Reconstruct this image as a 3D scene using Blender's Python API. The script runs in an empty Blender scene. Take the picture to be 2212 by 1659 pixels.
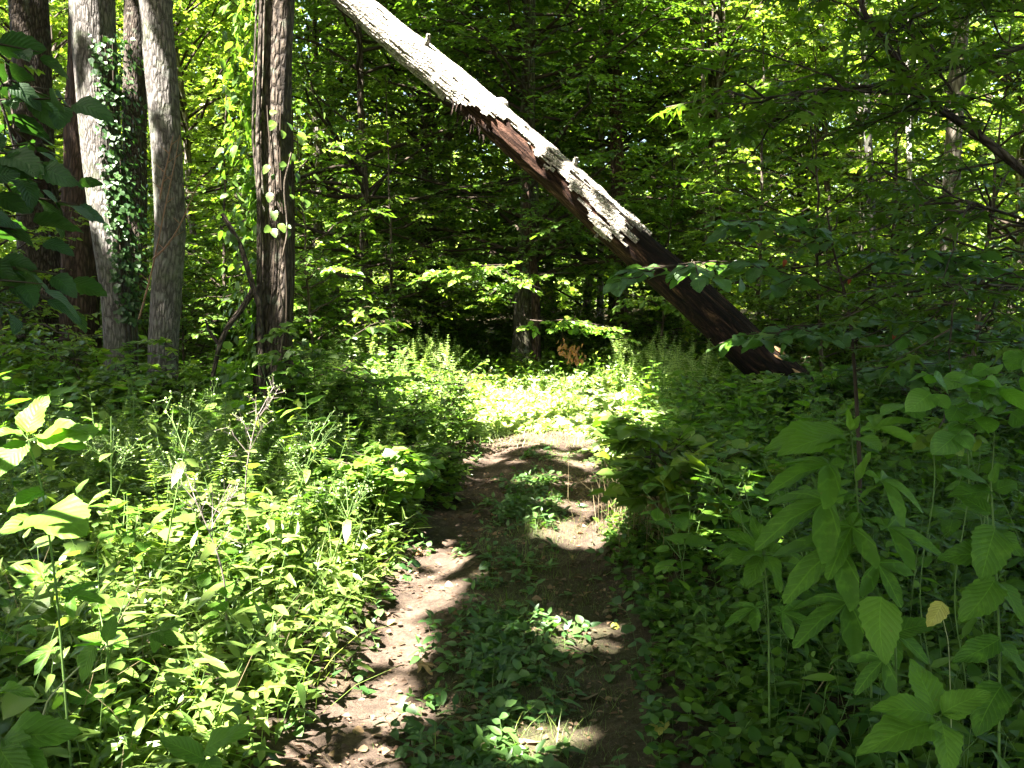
import bpy, math, random
import numpy as np
from mathutils import Vector
R = math.radians
S = bpy.context.scene
COL = S.collection

# ------------------------------------------------------------------ camera
F, CX, CY, PITCH, EYE = 1965.0, 1106.0, 829.5, R(5.5), 1.60
cam = bpy.data.cameras.new('camera'); camo = bpy.data.objects.new('camera', cam); COL.objects.link(camo)
camo.location = (0, 0, EYE); camo.rotation_euler = (R(90) - PITCH, 0, 0)
cam.sensor_width = 36; cam.lens = F / 2212 * 36; cam.clip_start = 0.05; cam.clip_end = 1500
S.camera = camo
# ------------------------------------------------------------------ light
SUN_EL, SUN_AZ = R(60), R(222)          # azimuth clockwise from +Y: behind the camera and to its left
SUN = np.array([math.sin(SUN_AZ) * math.cos(SUN_EL), math.cos(SUN_AZ) * math.cos(SUN_EL), math.sin(SUN_EL)])
world = bpy.data.worlds.new('World'); S.world = world; world.use_nodes = True
wn = world.node_tree; bg = wn.nodes['Background']; sky = wn.nodes.new('ShaderNodeTexSky')
sky.sky_type = 'NISHITA'; sky.sun_disc = False; sky.sun_elevation = SUN_EL; sky.sun_rotation = SUN_AZ
sky.air_density = 1.0; sky.dust_density = 4.0; sky.ozone_density = 0.2
wn.links.new(sky.outputs[0], bg.inputs[0]); bg.inputs[1].default_value = 0.052
sl = bpy.data.lights.new('sun', 'SUN'); sl.energy = 5.0; sl.angle = R(0.5); sl.color = (1.0, 0.95, 0.86)
so = bpy.data.objects.new('sun', sl); COL.objects.link(so)
so.rotation_euler = Vector(SUN).to_track_quat('Z', 'Y').to_euler()
S.view_settings.view_transform = 'Standard'; S.view_settings.look = 'None'
S.view_settings.exposure = 4.4; S.view_settings.gamma = 1.0
S.render.engine = 'CYCLES'; cy = S.cycles
cy.max_bounces = 6; cy.diffuse_bounces = 3; cy.glossy_bounces = 2; cy.transmission_bounces = 4; cy.transparent_max_bounces = 4
cy.caustics_reflective = False; cy.caustics_refractive = False; cy.use_denoising = True
cy.sample_clamp_indirect = 4.0

# ------------------------------------------------------------------ helpers
def at(px, py, Y):
    """world point seen at display pixel (px, py) of the 2212 x 1659 picture, at distance Y along the ground"""
    a, b = (px - CX) / F, (CY - py) / F
    d = np.array([a, math.cos(PITCH) + b * math.sin(PITCH), -math.sin(PITCH) + b * math.cos(PITCH)])
    return np.array([0, 0, EYE]) + d * (Y / d[1])
def unit(v):
    v = np.asarray(v, float); return v / (np.linalg.norm(v, axis=-1, keepdims=True) + 1e-9)
_TC = np.array([(-5, -.5), (2, -.2), (3.3, -.12), (6.4, 0.02), (8.7, .22), (12, .45), (16, .5), (22, -.2), (60, -3)])
def trail_x(y): return np.interp(y, _TC[:, 0], _TC[:, 1])
def sstep(a, b, x):
    t = np.clip((x - a) / (b - a), 0, 1); return t * t * (3 - 2 * t)
def wob(x, y): return .5 * np.sin(x * 1.3 + 1.7 * np.sin(y * .9)) + .5 * np.sin(y * 1.1 + 1.3 * np.sin(x * .7 + 2))
def ground_z(x, y):
    x = np.asarray(x, float); y = np.asarray(y, float)
    d = x - trail_x(y); a = np.abs(d)
    z = .13 * sstep(.55, 1.5, a) + .03 * wob(x * .9, y * .9) * sstep(.3, 1.2, a) + .012 * wob(x * 4, y * 4)
    z -= .045 * np.exp(-((a - .47) / .2) ** 2)
    z += .25 * sstep(2.5, 9, -d) + .2 * sstep(3, 9, d) + .5 * sstep(22, 60, y) + .10 * wob(x * .25, y * .25) * sstep(2, 6, a)
    return z
def gp(px, Y): 
    x = (px - CX) / F * (Y * math.cos(PITCH) + (EYE) * math.sin(PITCH)); return np.array([x, Y, float(ground_z(x, Y))])

class Geo:
    def __init__(s): s.V = []; s.L = []; s.C = []; s.M = []; s.T = []; s.A = []; s.SM = []; s.n = 0
    def add(s, V, faces_flat, counts, mat=0, tint=.5, aux=None, smooth=True):
        V = np.asarray(V, float).reshape(-1, 3); n = len(V)
        s.V.append(V); s.L.append(np.asarray(faces_flat, np.int64).ravel() + s.n); c = np.asarray(counts, np.int64).ravel(); s.C.append(c)
        s.M.append(np.full(len(c), mat)); s.T.append(np.broadcast_to(np.asarray(tint, float), (n,)))
        s.A.append(np.zeros((n, 3)) if aux is None else np.asarray(aux, float).reshape(n, 3)); s.SM.append(np.full(len(c), smooth)); s.n += n
    def leaves(s, tpl, P, D, N, size, tint=.5, mat=0, wid=None, rng=None):
        """many copies of one leaf template: base P, length axis D, face normal N"""
        P = np.asarray(P, float).reshape(-1, 3); k = len(P)
        if k == 0: return
        D = unit(np.broadcast_to(D, (k, 3))); N = np.broadcast_to(N, (k, 3))
        X = unit(np.cross(D, N)); N = np.cross(X, D)
        sz = np.broadcast_to(np.asarray(size, float), (k,)); w = np.ones(k) if wid is None else np.broadcast_to(wid, (k,))
        tv, tl, tc, ta, sm = tpl; m = len(tv)
        V = P[:, None] + sz[:, None, None] * (tv[None, :, 0:1] * (X * w[:, None])[:, None] + tv[None, :, 1:2] * D[:, None] + tv[None, :, 2:3] * N[:, None])
        L = (tl[None] + (np.arange(k) * m)[:, None]).ravel()
        t = np.repeat(np.broadcast_to(np.asarray(tint, float), (k,)), m)
        A = np.tile(ta, (k, 1))
        s.add(V, L, np.tile(tc, k), mat, t, A, sm)
    def tube(s, pts, rad, k=6, mat=0, tint=.5, cap=True, rough=0, seed=0, lobes=0):
        pts = np.asarray(pts, float); n = len(pts); rad = np.broadcast_to(np.asarray(rad, float), (n,))
        t = np.gradient(pts, axis=0); t = unit(t)
        ref = np.array([0, 1, 0.]) if abs(t[0, 1]) < .8 else np.array([1, 0, 0.])
        a = unit(np.cross(t, ref)); b = np.cross(t, a)
        th = np.linspace(0, 2 * math.pi, k, endpoint=False)
        ln = np.concatenate([[0], np.cumsum(np.linalg.norm(np.diff(pts, axis=0), axis=1))])
        rr = np.repeat(rad[:, None], k, 1)
        if rough:
            g = np.random.default_rng(seed); 
            for q in range(6):
                f1 = g.integers(1, 6 if q < 3 else 12); ph = g.random() * 6.3; w1 = g.uniform(.3, 2.2)
                rr = rr * (1 + rough * (.5 if q > 2 else .8) * np.sin(f1 * th[None] + ph + w1 * ln[:, None] + np.sin(ln[:, None] * w1 * 1.7 + q)))
        V = pts[:, None] + rr[..., None] * (np.cos(th)[None, :, None] * a[:, None] + np.sin(th)[None, :, None] * b[:, None])
        A = np.stack([np.cos(th)[None] * rad[:, None], np.sin(th)[None] * rad[:, None], np.repeat(ln[:, None], k, 1)], -1)
        i = np.arange(n - 1)[:, None] * k; j = np.arange(k)[None]; j2 = (j + 1) % k
        q = np.stack([i + j, i + j2, i + k + j2, i + k + j], -1).reshape(-1, 4)
        s.add(V, q, np.full(len(q), 4), mat, tint, A, True)
        if cap:
            s.add(V[-1], np.arange(k), [k], mat, tint, A[-1], False)
    def twigs(s, P0, P1, r0, r1, mat=0, tint=.5):
        """many straight three-sided twigs at once"""
        P0 = np.asarray(P0, float); P1 = np.asarray(P1, float); k = len(P0)
        if k == 0: return
        t = unit(P1 - P0); a = unit(np.cross(t, np.array([.31, .2, .93]))); b = np.cross(t, a)
        th = np.array([0, 2.094, 4.189]); o = np.cos(th)[None, :, None] * a[:, None] + np.sin(th)[None, :, None] * b[:, None]
        r0 = np.broadcast_to(np.asarray(r0, float), (k,))[:, None, None]; r1 = np.broadcast_to(np.asarray(r1, float), (k,))[:, None, None]
        V = np.concatenate([P0[:, None] + o * r0, P1[:, None] + o * r1], 1)
        f = np.array([0, 1, 4, 3, 1, 2, 5, 4, 2, 0, 3, 5])
        s.add(V, (f[None] + (np.arange(k) * 6)[:, None]).ravel(), np.full(k * 3, 4), mat, tint)
    def mesh(s, name, mats):
        V = np.concatenate(s.V); L = np.concatenate(s.L).astype(np.int32); C = np.concatenate(s.C).astype(np.int32)
        me = bpy.data.meshes.new(name); me.vertices.add(len(V)); me.vertices.foreach_set('co', V.astype(np.float32).ravel())
        me.loops.add(len(L)); me.loops.foreach_set('vertex_index', L)
        me.polygons.add(len(C)); st = np.zeros(len(C), np.int32); st[1:] = np.cumsum(C)[:-1]
        me.polygons.foreach_set('loop_start', st)
        try: me.polygons.foreach_set('loop_total', C)
        except Exception: pass
        me.polygons.foreach_set('material_index', np.concatenate(s.M).astype(np.int32))
        me.polygons.foreach_set('use_smooth', np.concatenate(s.SM).astype(bool))
        me.attributes.new('tint', 'FLOAT', 'POINT').data.foreach_set('value', np.concatenate(s.T).astype(np.float32))
        me.attributes.new('aux', 'FLOAT_VECTOR', 'POINT').data.foreach_set('vector', np.concatenate(s.A).astype(np.float32).ravel())
        for m in (mats if isinstance(mats, (list, tuple)) else [mats]): me.materials.append(m)
        me.update(calc_edges=True); return me
    def obj(s, name, mats, parent=None):
        o = bpy.data.objects.new(name, s.mesh(name, mats)); COL.objects.link(o)
        if parent is not None: o.parent = parent
        return o
def tag(o, label=None, cat=None, group=None, kind=None):
    if label: o['label'] = label
    if cat: o['category'] = cat
    if group: o['group'] = group
    if kind: o['kind'] = kind
    return o
def thing(name, label, cat, loc=(0, 0, 0), rz=0, group=None, sc=1.0):
    o = bpy.data.objects.new(name, None); COL.objects.link(o); o.location = loc; o.rotation_euler = (0, 0, rz)
    o.scale = (sc, sc, sc); o.empty_display_size = .2
    return tag(o, label, cat, group)
def dup(root, loc, rz, sc=1.0, label=None, group=None, tilt=(0, 0)):
    r = root.copy(); COL.objects.link(r); r.location = loc; r.rotation_euler = (tilt[0], tilt[1], rz)
    r.scale = (sc, sc, sc) if not isinstance(sc, tuple) else sc
    if label: r['label'] = label
    if group: r['group'] = group
    elif 'group' in r and label: del r['group']
    for ch in list(root.children):
        c = ch.copy(); COL.objects.link(c); c.parent = r
    return r

# ------------------------------------------------------------------ materials
def nt(name):
    m = bpy.data.materials.new(name); m.use_nodes = True; n = m.node_tree
    return m, n, n.nodes['Principled BSDF'], n.nodes['Material Output']
def ND(n, t, **kw):
    x = n.nodes.new(t)
    for k, v in kw.items(): setattr(x, k, v)
    return x
def ramp(n, fac, stops):
    r = ND(n, 'ShaderNodeValToRGB'); e = r.color_ramp.elements
    while len(e) < len(stops): e.new(.5)
    for q, (p, c) in zip(e, stops): q.position = p; q.color = (*c, 1)
    n.links.new(fac, r.inputs[0]); return r.outputs[0]
def math2(n, op, a, b=None, clamp=False):
    m = ND(n, 'ShaderNodeMath', operation=op); m.use_clamp = clamp
    for i, v in enumerate((a, b)):
        if v is None: continue
        if isinstance(v, (int, float)): m.inputs[i].default_value = v
        else: n.links.new(v, m.inputs[i])
    return m.outputs[0]
def noise(n, vec, scale, detail=4, rough=.6, dist=0):
    x = ND(n, 'ShaderNodeTexNoise'); x.inputs['Scale'].default_value = scale; x.inputs['Detail'].default_value = detail
    x.inputs['Roughness'].default_value = rough; x.inputs['Distortion'].default_value = dist
    if vec is not None: n.links.new(vec, x.inputs['Vector'])
    return x.outputs['Fac']
def mapped(n, src, sc):
    m = ND(n, 'ShaderNodeMapping'); m.inputs['Scale'].default_value = sc; n.links.new(src, m.inputs['Vector']); return m.outputs[0]
def mixc(n, fac, a, b, mode='MIX'):
    m = ND(n, 'ShaderNodeMix', data_type='RGBA', blend_type=mode)
    for sock, v in ((m.inputs[0], fac), (m.inputs[6], a), (m.inputs[7], b)):
        if isinstance(v, (int, float)): sock.default_value = v
        elif isinstance(v, tuple): sock.default_value = (*v, 1)
        else: n.links.new(v, sock)
    return m.outputs[2]
def leaf_mat(name, dark, light, trans=.42, rough=.48, veins=False, spots=0, tcol=(1.3, 1.5, .6), spec=.5):
    m, n, p, out = nt(name)
    tint = ND(n, 'ShaderNodeAttribute', attribute_name='tint').outputs['Fac']
    oi = ND(n, 'ShaderNodeObjectInfo').outputs['Random']
    f = math2(n, 'ADD', tint, math2(n, 'MULTIPLY', math2(n, 'SUBTRACT', oi, .5), .25), True)
    mid = tuple((a + b) / 2 for a, b in zip(dark, light))
    c = ramp(n, f, [(0, dark), (.5, mid), (.93, light), (1, (light[0] * 1.5, light[1] * 1.15, light[2] * .8))])
    geo = ND(n, 'ShaderNodeNewGeometry')
    if veins:
        aux = ND(n, 'ShaderNodeSeparateXYZ'); n.links.new(ND(n, 'ShaderNodeAttribute', attribute_name='aux').outputs['Vector'], aux.inputs[0])
        ax = math2(n, 'ABSOLUTE', aux.outputs[0])
        ph = math2(n, 'SUBTRACT', math2(n, 'MULTIPLY', aux.outputs[1], 9.0), math2(n, 'MULTIPLY', ax, 2.6))
        tri = math2(n, 'ABSOLUTE', math2(n, 'SUBTRACT', math2(n, 'FRACT', ph), .5))
        side = math2(n, 'SUBTRACT', 1.0, math2(n, 'MULTIPLY', tri, 11), True)
        midr = math2(n, 'SUBTRACT', 1.0, math2(n, 'MULTIPLY', ax, 22), True)
        v = math2(n, 'MAXIMUM', math2(n, 'MULTIPLY', side, .55), midr)
        c = mixc(n, math2(n, 'MULTIPLY', v, .45), c, tuple(min(1, x * 1.9) for x in light))
        bmp = ND(n, 'ShaderNodeBump'); bmp.inputs['Strength'].default_value = .5; bmp.inputs['Distance'].default_value = .004
        h = math2(n, 'ADD', math2(n, 'MULTIPLY', tri, 1.0), math2(n, 'MULTIPLY', noise(n, geo.outputs['Position'], 90, 3), .5))
        n.links.new(h, bmp.inputs['Height']); n.links.new(bmp.outputs[0], p.inputs['Normal'])
        bl = noise(n, geo.outputs['Position'], 26, 5, .65)
        c = mixc(n, math2(n, 'MULTIPLY', math2(n, 'SUBTRACT', bl, .5, True), 2.2, True), c, tuple(x * 1.45 for x in light))
        if spots:
            sp = math2(n, 'GREATER_THAN', noise(n, geo.outputs['Position'], 70, 2), .71)
            c = mixc(n, math2(n, 'MULTIPLY', sp, spots), c, (.16, .10, .03))
    # undersides are paler
    c = mixc(n, math2(n, 'MULTIPLY', geo.outputs['Backfacing'], .35), c, (light[0] * 1.4, light[1] * 1.3, light[2] * 1.5))
    n.links.new(c, p.inputs['Base Color']); p.inputs['Roughness'].default_value = rough; p.inputs['Specular IOR Level'].default_value = spec
    tr = ND(n, 'ShaderNodeBsdfTranslucent'); n.links.new(mixc(n, 1.0, c, tcol, 'MULTIPLY'), tr.inputs['Color'])
    mx = ND(n, 'ShaderNodeMixShader'); mx.inputs[0].default_value = trans
    n.links.new(p.outputs[0], mx.inputs[1]); n.links.new(tr.outputs[0], mx.inputs[2]); n.links.new(mx.outputs[0], out.inputs['Surface'])
    return m
def bark_mat(name, base, dark, pale, furrow=26, stretch=.22, patch=0, patchc=(.3, .33, .25), bump=.6, moss=0, fleck=0.):
    m, n, p, out = nt(name)
    aux = ND(n, 'ShaderNodeAttribute', attribute_name='aux').outputs['Vector']
    st = mapped(n, aux, (1, 1, stretch))
    a = noise(n, st, furrow, 5, .65, .4); b = noise(n, mapped(n, aux, (1, 1, .55)), furrow * 2.6, 4, .7)
    vo = ND(n, 'ShaderNodeTexVoronoi', feature='DISTANCE_TO_EDGE'); vo.inputs['Scale'].default_value = furrow * 1.1; n.links.new(st, vo.inputs['Vector'])
    cr = math2(n, 'MULTIPLY', vo.outputs['Distance'], 3.2, True)
    h = math2(n, 'ADD', math2(n, 'MULTIPLY', a, .6), math2(n, 'ADD', math2(n, 'MULTIPLY', b, .35), math2(n, 'MULTIPLY', cr, .5)))
    c = ramp(n, h, [(.35, dark), (.62, base), (.95, pale)])
    if fleck:
        fl = math2(n, 'GREATER_THAN', noise(n, mapped(n, aux, (1, 1, .5)), 60, 3, .6), .63)
        c = mixc(n, math2(n, 'MULTIPLY', fl, fleck), c, tuple(min(.75, x * 1.7) for x in pale))
    if patch:
        pt = noise(n, aux, 5.5, 5, .62); pm = math2(n, 'MULTIPLY', math2(n, 'SUBTRACT', pt, .62 - patch * .1, True), 9, True)
        c = mixc(n, math2(n, 'MULTIPLY', pm, .8), c, patchc)
    if moss:
        pt = noise(n, aux, 3.0, 6, .7); pm = math2(n, 'MULTIPLY', math2(n, 'SUBTRACT', pt, .5, True), 6, True)
        c = mixc(n, math2(n, 'MULTIPLY', pm, moss), c, (.05, .075, .02))
    n.links.new(c, p.inputs['Base Color']); p.inputs['Roughness'].default_value = .9; p.inputs['Specular IOR Level'].default_value = .2
    bm = ND(n, 'ShaderNodeBump'); bm.inputs['Strength'].default_value = bump; bm.inputs['Distance'].default_value = .03
    n.links.new(h, bm.inputs['Height']); n.links.new(bm.outputs[0], p.inputs['Normal']); return m
def plain(name, col, rough=.8, var=.35, scale=30):
    m, n, p, out = nt(name); g = ND(n, 'ShaderNodeNewGeometry'); f = noise(n, g.outputs['Position'], scale, 4)
    tint = ND(n, 'ShaderNodeAttribute', attribute_name='tint').outputs['Fac']
    f = math2(n, 'ADD', math2(n, 'MULTIPLY', f, .6), math2(n, 'MULTIPLY', tint, .4))
    n.links.new(ramp(n, f, [(.25, tuple(x * (1 - var) for x in col)), (.75, tuple(min(1, x * (1 + var)) for x in col))]), p.inputs['Base Color'])
    p.inputs['Roughness'].default_value = rough; p.inputs['Specular IOR Level'].default_value = .25; return m

M = {}
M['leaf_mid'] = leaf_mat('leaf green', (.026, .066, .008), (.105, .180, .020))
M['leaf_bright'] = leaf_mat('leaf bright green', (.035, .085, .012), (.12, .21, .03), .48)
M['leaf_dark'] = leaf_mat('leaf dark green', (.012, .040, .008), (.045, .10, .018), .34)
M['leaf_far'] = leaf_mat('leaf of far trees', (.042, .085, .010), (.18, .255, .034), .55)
M['leaf_broad'] = leaf_mat('broad weed leaf', (.026, .078, .008), (.092, .182, .019), .44, .55, True, .25, spec=.22)
M['leaf_lance'] = leaf_mat('narrow weed leaf', (.046, .090, .014), (.152, .212, .046), .40, .38)
M['leaf_cover'] = leaf_mat('ground cover leaf', (.022, .064, .007), (.085, .155, .016), .38, .5, spec=.3)
M['leaf_yellow'] = leaf_mat('yellow green leaf', (.07, .14, .012), (.15, .22, .02), .5, .5, True)
M['leaf_trif'] = leaf_mat('fresh vine leaf', (.045, .12, .014), (.10, .21, .025), .45, .5, True)
M['leaf_sunlit'] = leaf_mat('weed leaf lightened as sunlit', (.13, .19, .06), (.29, .36, .15), .4, .45)  # sun glare of the clearing put into a lighter leaf colour
M['grass'] = leaf_mat('grass blade', (.035, .075, .012), (.12, .17, .035), .4, .5)
M['straw'] = leaf_mat('dry straw', (.10, .075, .035), (.22, .17, .085), .25, .7, tcol=(1.1, 1, .7))
M['dead'] = leaf_mat('dead brown leaf', (.045, .026, .014), (.16, .10, .055), .25, .7, tcol=(1.2, .9, .6))
M['red'] = leaf_mat('red leaf', (.16, .03, .010), (.26, .06, .02), .4, .6, tcol=(1.2, .9, .6))
M['yfall'] = leaf_mat('fallen yellow leaf', (.20, .19, .03), (.34, .32, .07), .3, .6, True, tcol=(1.1, 1, .5))
M['tan'] = leaf_mat('fallen tan leaf', (.13, .078, .036), (.24, .15, .07), .2, .7, True, .4, tcol=(1.1, 1, .7))
M['flower'] = leaf_mat('green white flower bud', (.10, .17, .04), (.26, .34, .12), .3, .7)
M['stem'] = plain('green stem', (.075, .13, .03), .6)
M['stem_pale'] = plain('pale stem', (.22, .24, .12), .6)
M['stem_purple'] = plain('purple stem', (.13, .105, .095), .5)
M['twig'] = plain('brown twig', (.034, .024, .016), .9)
M['twig_red'] = plain('reddish bare cane', (.15, .08, .05), .7)
M['bark_grey'] = bark_mat('pale grey bark', (.060, .053, .048), (.018, .016, .014), (.122, .11, .10), 24, .26, .8, (.13, .13, .115), .8, moss=.35, fleck=.4)
M['bark_dark'] = bark_mat('dark furrowed bark', (.036, .027, .021), (.010, .008, .006), (.085, .066, .05), 24, .30, .4, (.10, .11, .08), 1.0, fleck=.1)
M['bark_mid'] = bark_mat('brown bark', (.055, .042, .030), (.018, .014, .010), (.12, .095, .07), 24, .18, .3, bump=.9)
M['bark_moss'] = bark_mat('mossy bark', (.042, .038, .025), (.014, .012, .008), (.09, .08, .052), 20, .2, .3, moss=.6, bump=.9)
M['bark_red'] = bark_mat('red brown bark', (.036, .022, .016), (.011, .007, .005), (.08, .05, .036), 18, .25, 0, bump=1.0)
M['bark_far'] = bark_mat('far bark', (.10, .085, .066), (.035, .03, .024), (.20, .175, .145), 14, .2, .3, bump=.6)
M['log_bark'] = bark_mat('dead plated bark', (.20, .18, .145), (.035, .03, .024), (.37, .345, .30), 34, .40, .5, (.5, .47, .42), 1.0, fleck=.3)
def log_wood():
    m, n, p, out = nt('bare rotting wood'); aux = ND(n, 'ShaderNodeAttribute', attribute_name='aux').outputs['Vector']
    st = mapped(n, aux, (1, 1, .16)); a = noise(n, st, 16, 9, .78, .8); b = noise(n, mapped(n, aux, (1, 1, .35)), 7, 5, .65)
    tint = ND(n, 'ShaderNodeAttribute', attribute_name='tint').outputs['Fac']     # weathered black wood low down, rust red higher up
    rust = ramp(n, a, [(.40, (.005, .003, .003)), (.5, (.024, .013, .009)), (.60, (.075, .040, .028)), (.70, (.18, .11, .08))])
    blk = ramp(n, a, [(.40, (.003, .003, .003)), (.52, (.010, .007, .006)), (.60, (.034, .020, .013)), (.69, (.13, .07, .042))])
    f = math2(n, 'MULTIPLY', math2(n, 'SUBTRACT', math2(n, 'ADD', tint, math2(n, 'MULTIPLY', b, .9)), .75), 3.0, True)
    n.links.new(mixc(n, f, blk, rust), p.inputs['Base Color']); p.inputs['Roughness'].default_value = .95; p.inputs['Specular IOR Level'].default_value = .08
    bm = ND(n, 'ShaderNodeBump'); bm.inputs['Strength'].default_value = .9; bm.inputs['Distance'].default_value = .03
    n.links.new(math2(n, 'ADD', a, math2(n, 'MULTIPLY', noise(n, aux, 40, 5, .7), .4)), bm.inputs['Height']); n.links.new(bm.outputs[0], p.inputs['Normal']); return m
M['log_wood'] = log_wood()
def soil(name, trail):
    m, n, p, out = nt(name); g = ND(n, 'ShaderNodeNewGeometry').outputs['Position']
    a = noise(n, g, 3.0, 6, .65); b = noise(n, g, 38, 6, .7); c3 = noise(n, g, 160, 3, .7)
    f = math2(n, 'ADD', math2(n, 'MULTIPLY', a, .5), math2(n, 'ADD', math2(n, 'MULTIPLY', b, .38), math2(n, 'MULTIPLY', c3, .18)))
    if trail:
        c = ramp(n, f, [(.36, (.016, .011, .008)), (.5, (.046, .032, .023)), (.70, (.125, .088, .064))])
        aux = ND(n, 'ShaderNodeAttribute', attribute_name='tint').outputs['Fac']
        mo = math2(n, 'MULTIPLY', math2(n, 'SUBTRACT', math2(n, 'ADD', noise(n, g, 5, 5, .7), aux), .72, True), 4, True)
        c = mixc(n, math2(n, 'MULTIPLY', mo, .6), c, ramp(n, b, [(.35, (.018, .021, .008)), (.65, (.050, .054, .020))]))
    else:
        c = ramp(n, f, [(.36, (.010, .008, .005)), (.5, (.030, .022, .014)), (.68, (.085, .062, .038))])
    n.links.new(c, p.inputs['Base Color']); p.inputs['Roughness'].default_value = .95; p.inputs['Specular IOR Level'].default_value = .15
    bm = ND(n, 'ShaderNodeBump'); bm.inputs['Strength'].default_value = .9; bm.inputs['Distance'].default_value = .03
    bm.inputs['Distance'].default_value = .05; n.links.new(math2(n, 'ADD', f, math2(n, 'MULTIPLY', noise(n, g, 420, 2, .7), .12)), bm.inputs['Height']); n.links.new(bm.outputs[0], p.inputs['Normal']); return m
M['soil'] = soil('forest floor soil', False); M['trail'] = soil('trodden earth', True)

# ------------------------------------------------------------------ leaf templates: (verts, flat face indices, counts, aux, smooth)
def T_low(w=.40, fold=.10, droop=.15, wide=.32):
    v = np.array([(0, 0, 0), (w, wide, fold), (w * .72, wide + .33, fold - droop * .4), (0, 1, -droop), (-w * .72, wide + .33, fold - droop * .4), (-w, wide, fold)], float)
    a = np.array([(0, 0, 0), (1, .3, 0), (1, .65, 0), (0, 1, 0), (-1, .65, 0), (-1, .3, 0)], float)
    return v, np.array([0, 1, 2, 3, 0, 3, 4, 5]), np.array([4, 4]), a, False
def T_grid(prof, rows=9, fold=.06, droop=.25, serr=0., wave=.02, twist=0.):
    """high detail leaf; prof(v) is the half width at v, 0 to 1"""
    V, A = [], []
    for i in range(rows + 1):
        v = i / rows; w = prof(v)
        for u in (-1, -.5, 0, .5, 1):
            ww = w * (1 + (serr if (i % 2) else -serr) * (abs(u) == 1))
            z = fold * abs(u) * w * 3 - droop * v * v + wave * math.sin(v * 11 + u * 2) * abs(u)
            V.append((u * ww + twist * v * v * .2, v + (abs(u) == 1) * (serr * .15 if i % 2 else 0), z)); A.append((u, v, 0))
    Fc = [(i * 5 + j, i * 5 + j + 1, i * 5 + j + 6, i * 5 + j + 5) for i in range(rows) for j in range(4)]
    return np.array(V, float), np.array(Fc).ravel(), np.full(len(Fc), 4), np.array(A, float), True
ov = lambda w, pk=.38: (lambda v: w * max(.02, (v / pk) ** .6 * math.exp(.6 * (1 - v / pk))) * (1 - v ** 5) ** .8 if v > 0 else .012)
def T_lobed(lobes, n=64, droop=.3, serr=.05, cen=.28, depth=.5, sharp=1.0):
    """lobed leaf; lobes = [(angle from the tip in degrees, length, half width in degrees)]"""
    th = np.linspace(0, 2 * math.pi, n, endpoint=False); r = np.full(n, .16)
    for a, l, w in lobes:
        d = (th - R(a) + math.pi) % (2 * math.pi) - math.pi
        r = np.maximum(r, l * np.clip(1 - np.abs(d) / R(w), 0, 1) ** sharp * 1.0)
    r = r * (1 + serr * np.where(np.arange(n) % 2, 1, -1))
    V = [(0, cen, 0)]; A = [(0, .3, 0)]
    for k in (.5, 1.0):
        for t, q in zip(th, r):
            x, y = q * k * math.sin(t), cen + q * k * math.cos(t)
            V.append((x, y, -droop * (x * x * 1.1 + max(0, y - cen) ** 2) + .05 * abs(math.sin(3 * t)) * k)); A.append((math.sin(t * 2.5) * k, y, 0))
    f, c = [], []
    for i in range(n):
        j = (i + 1) % n; f += [0, 1 + j, 1 + i]; c.append(3)
        f += [1 + i, 1 + j, 1 + n + j, 1 + n + i]; c.append(4)
    return np.array(V, float), np.array(f), np.array(c), np.array(A, float), True
T_LEAF = T_low(.36, .08, .16); T_ROUND = T_low(.5, .07, .1, .34); T_LANCE = T_low(.15, .04, .22, .3); T_TINY = T_low(.30, .05, .1)
T_OVATE = [T_grid(ov(.36), 10, .05, dr, .07, .02, tw) for dr, tw in ((.22, 0), (.40, .6), (.10, -.6))]
T_LANCEH = [T_grid(ov(.14, .32), 8, .06, dr, .0, .015, tw) for dr, tw in ((.22, 0), (.45, .8), (.12, -.8))]
T_BROAD = [T_grid(ov(.30, .34), 14, .05, dr, .05, .03, tw) for dr, tw in ((.25, 0), (.48, .5), (.12, -.5))]
T_LOBED_F = T_lobed([(0, .62, 30), (48, .5, 24), (-48, .5, 24), (100, .4, 24), (-100, .4, 24)], 60, .7, .05, .26, sharp=.7)
T_TRI = [T_lobed([(0, .78, 34), (58, .72, 30), (-58, .72, 30), (180, .24, 70)], 72, dr, .03, .30, sharp=.62) for dr in (.25, .5)]
T_TWO = [T_lobed([(0, .80, 30), (46, .70, 26), (180, .26, 80)], 72, .4, .03, .28, sharp=.6)]
T_MAPLE = T_lobed([(0, .72, 30), (55, .62, 28), (-55, .62, 28), (110, .36, 26), (-110, .36, 26)], 40, .3, .03, .26, sharp=.8)
T_MAPLE_LO = T_lobed([(0, .72, 34), (60, .62, 32), (-60, .62, 32), (120, .34, 30), (-120, .34, 30)], 12, .3, 0, .26, sharp=.8)

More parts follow.
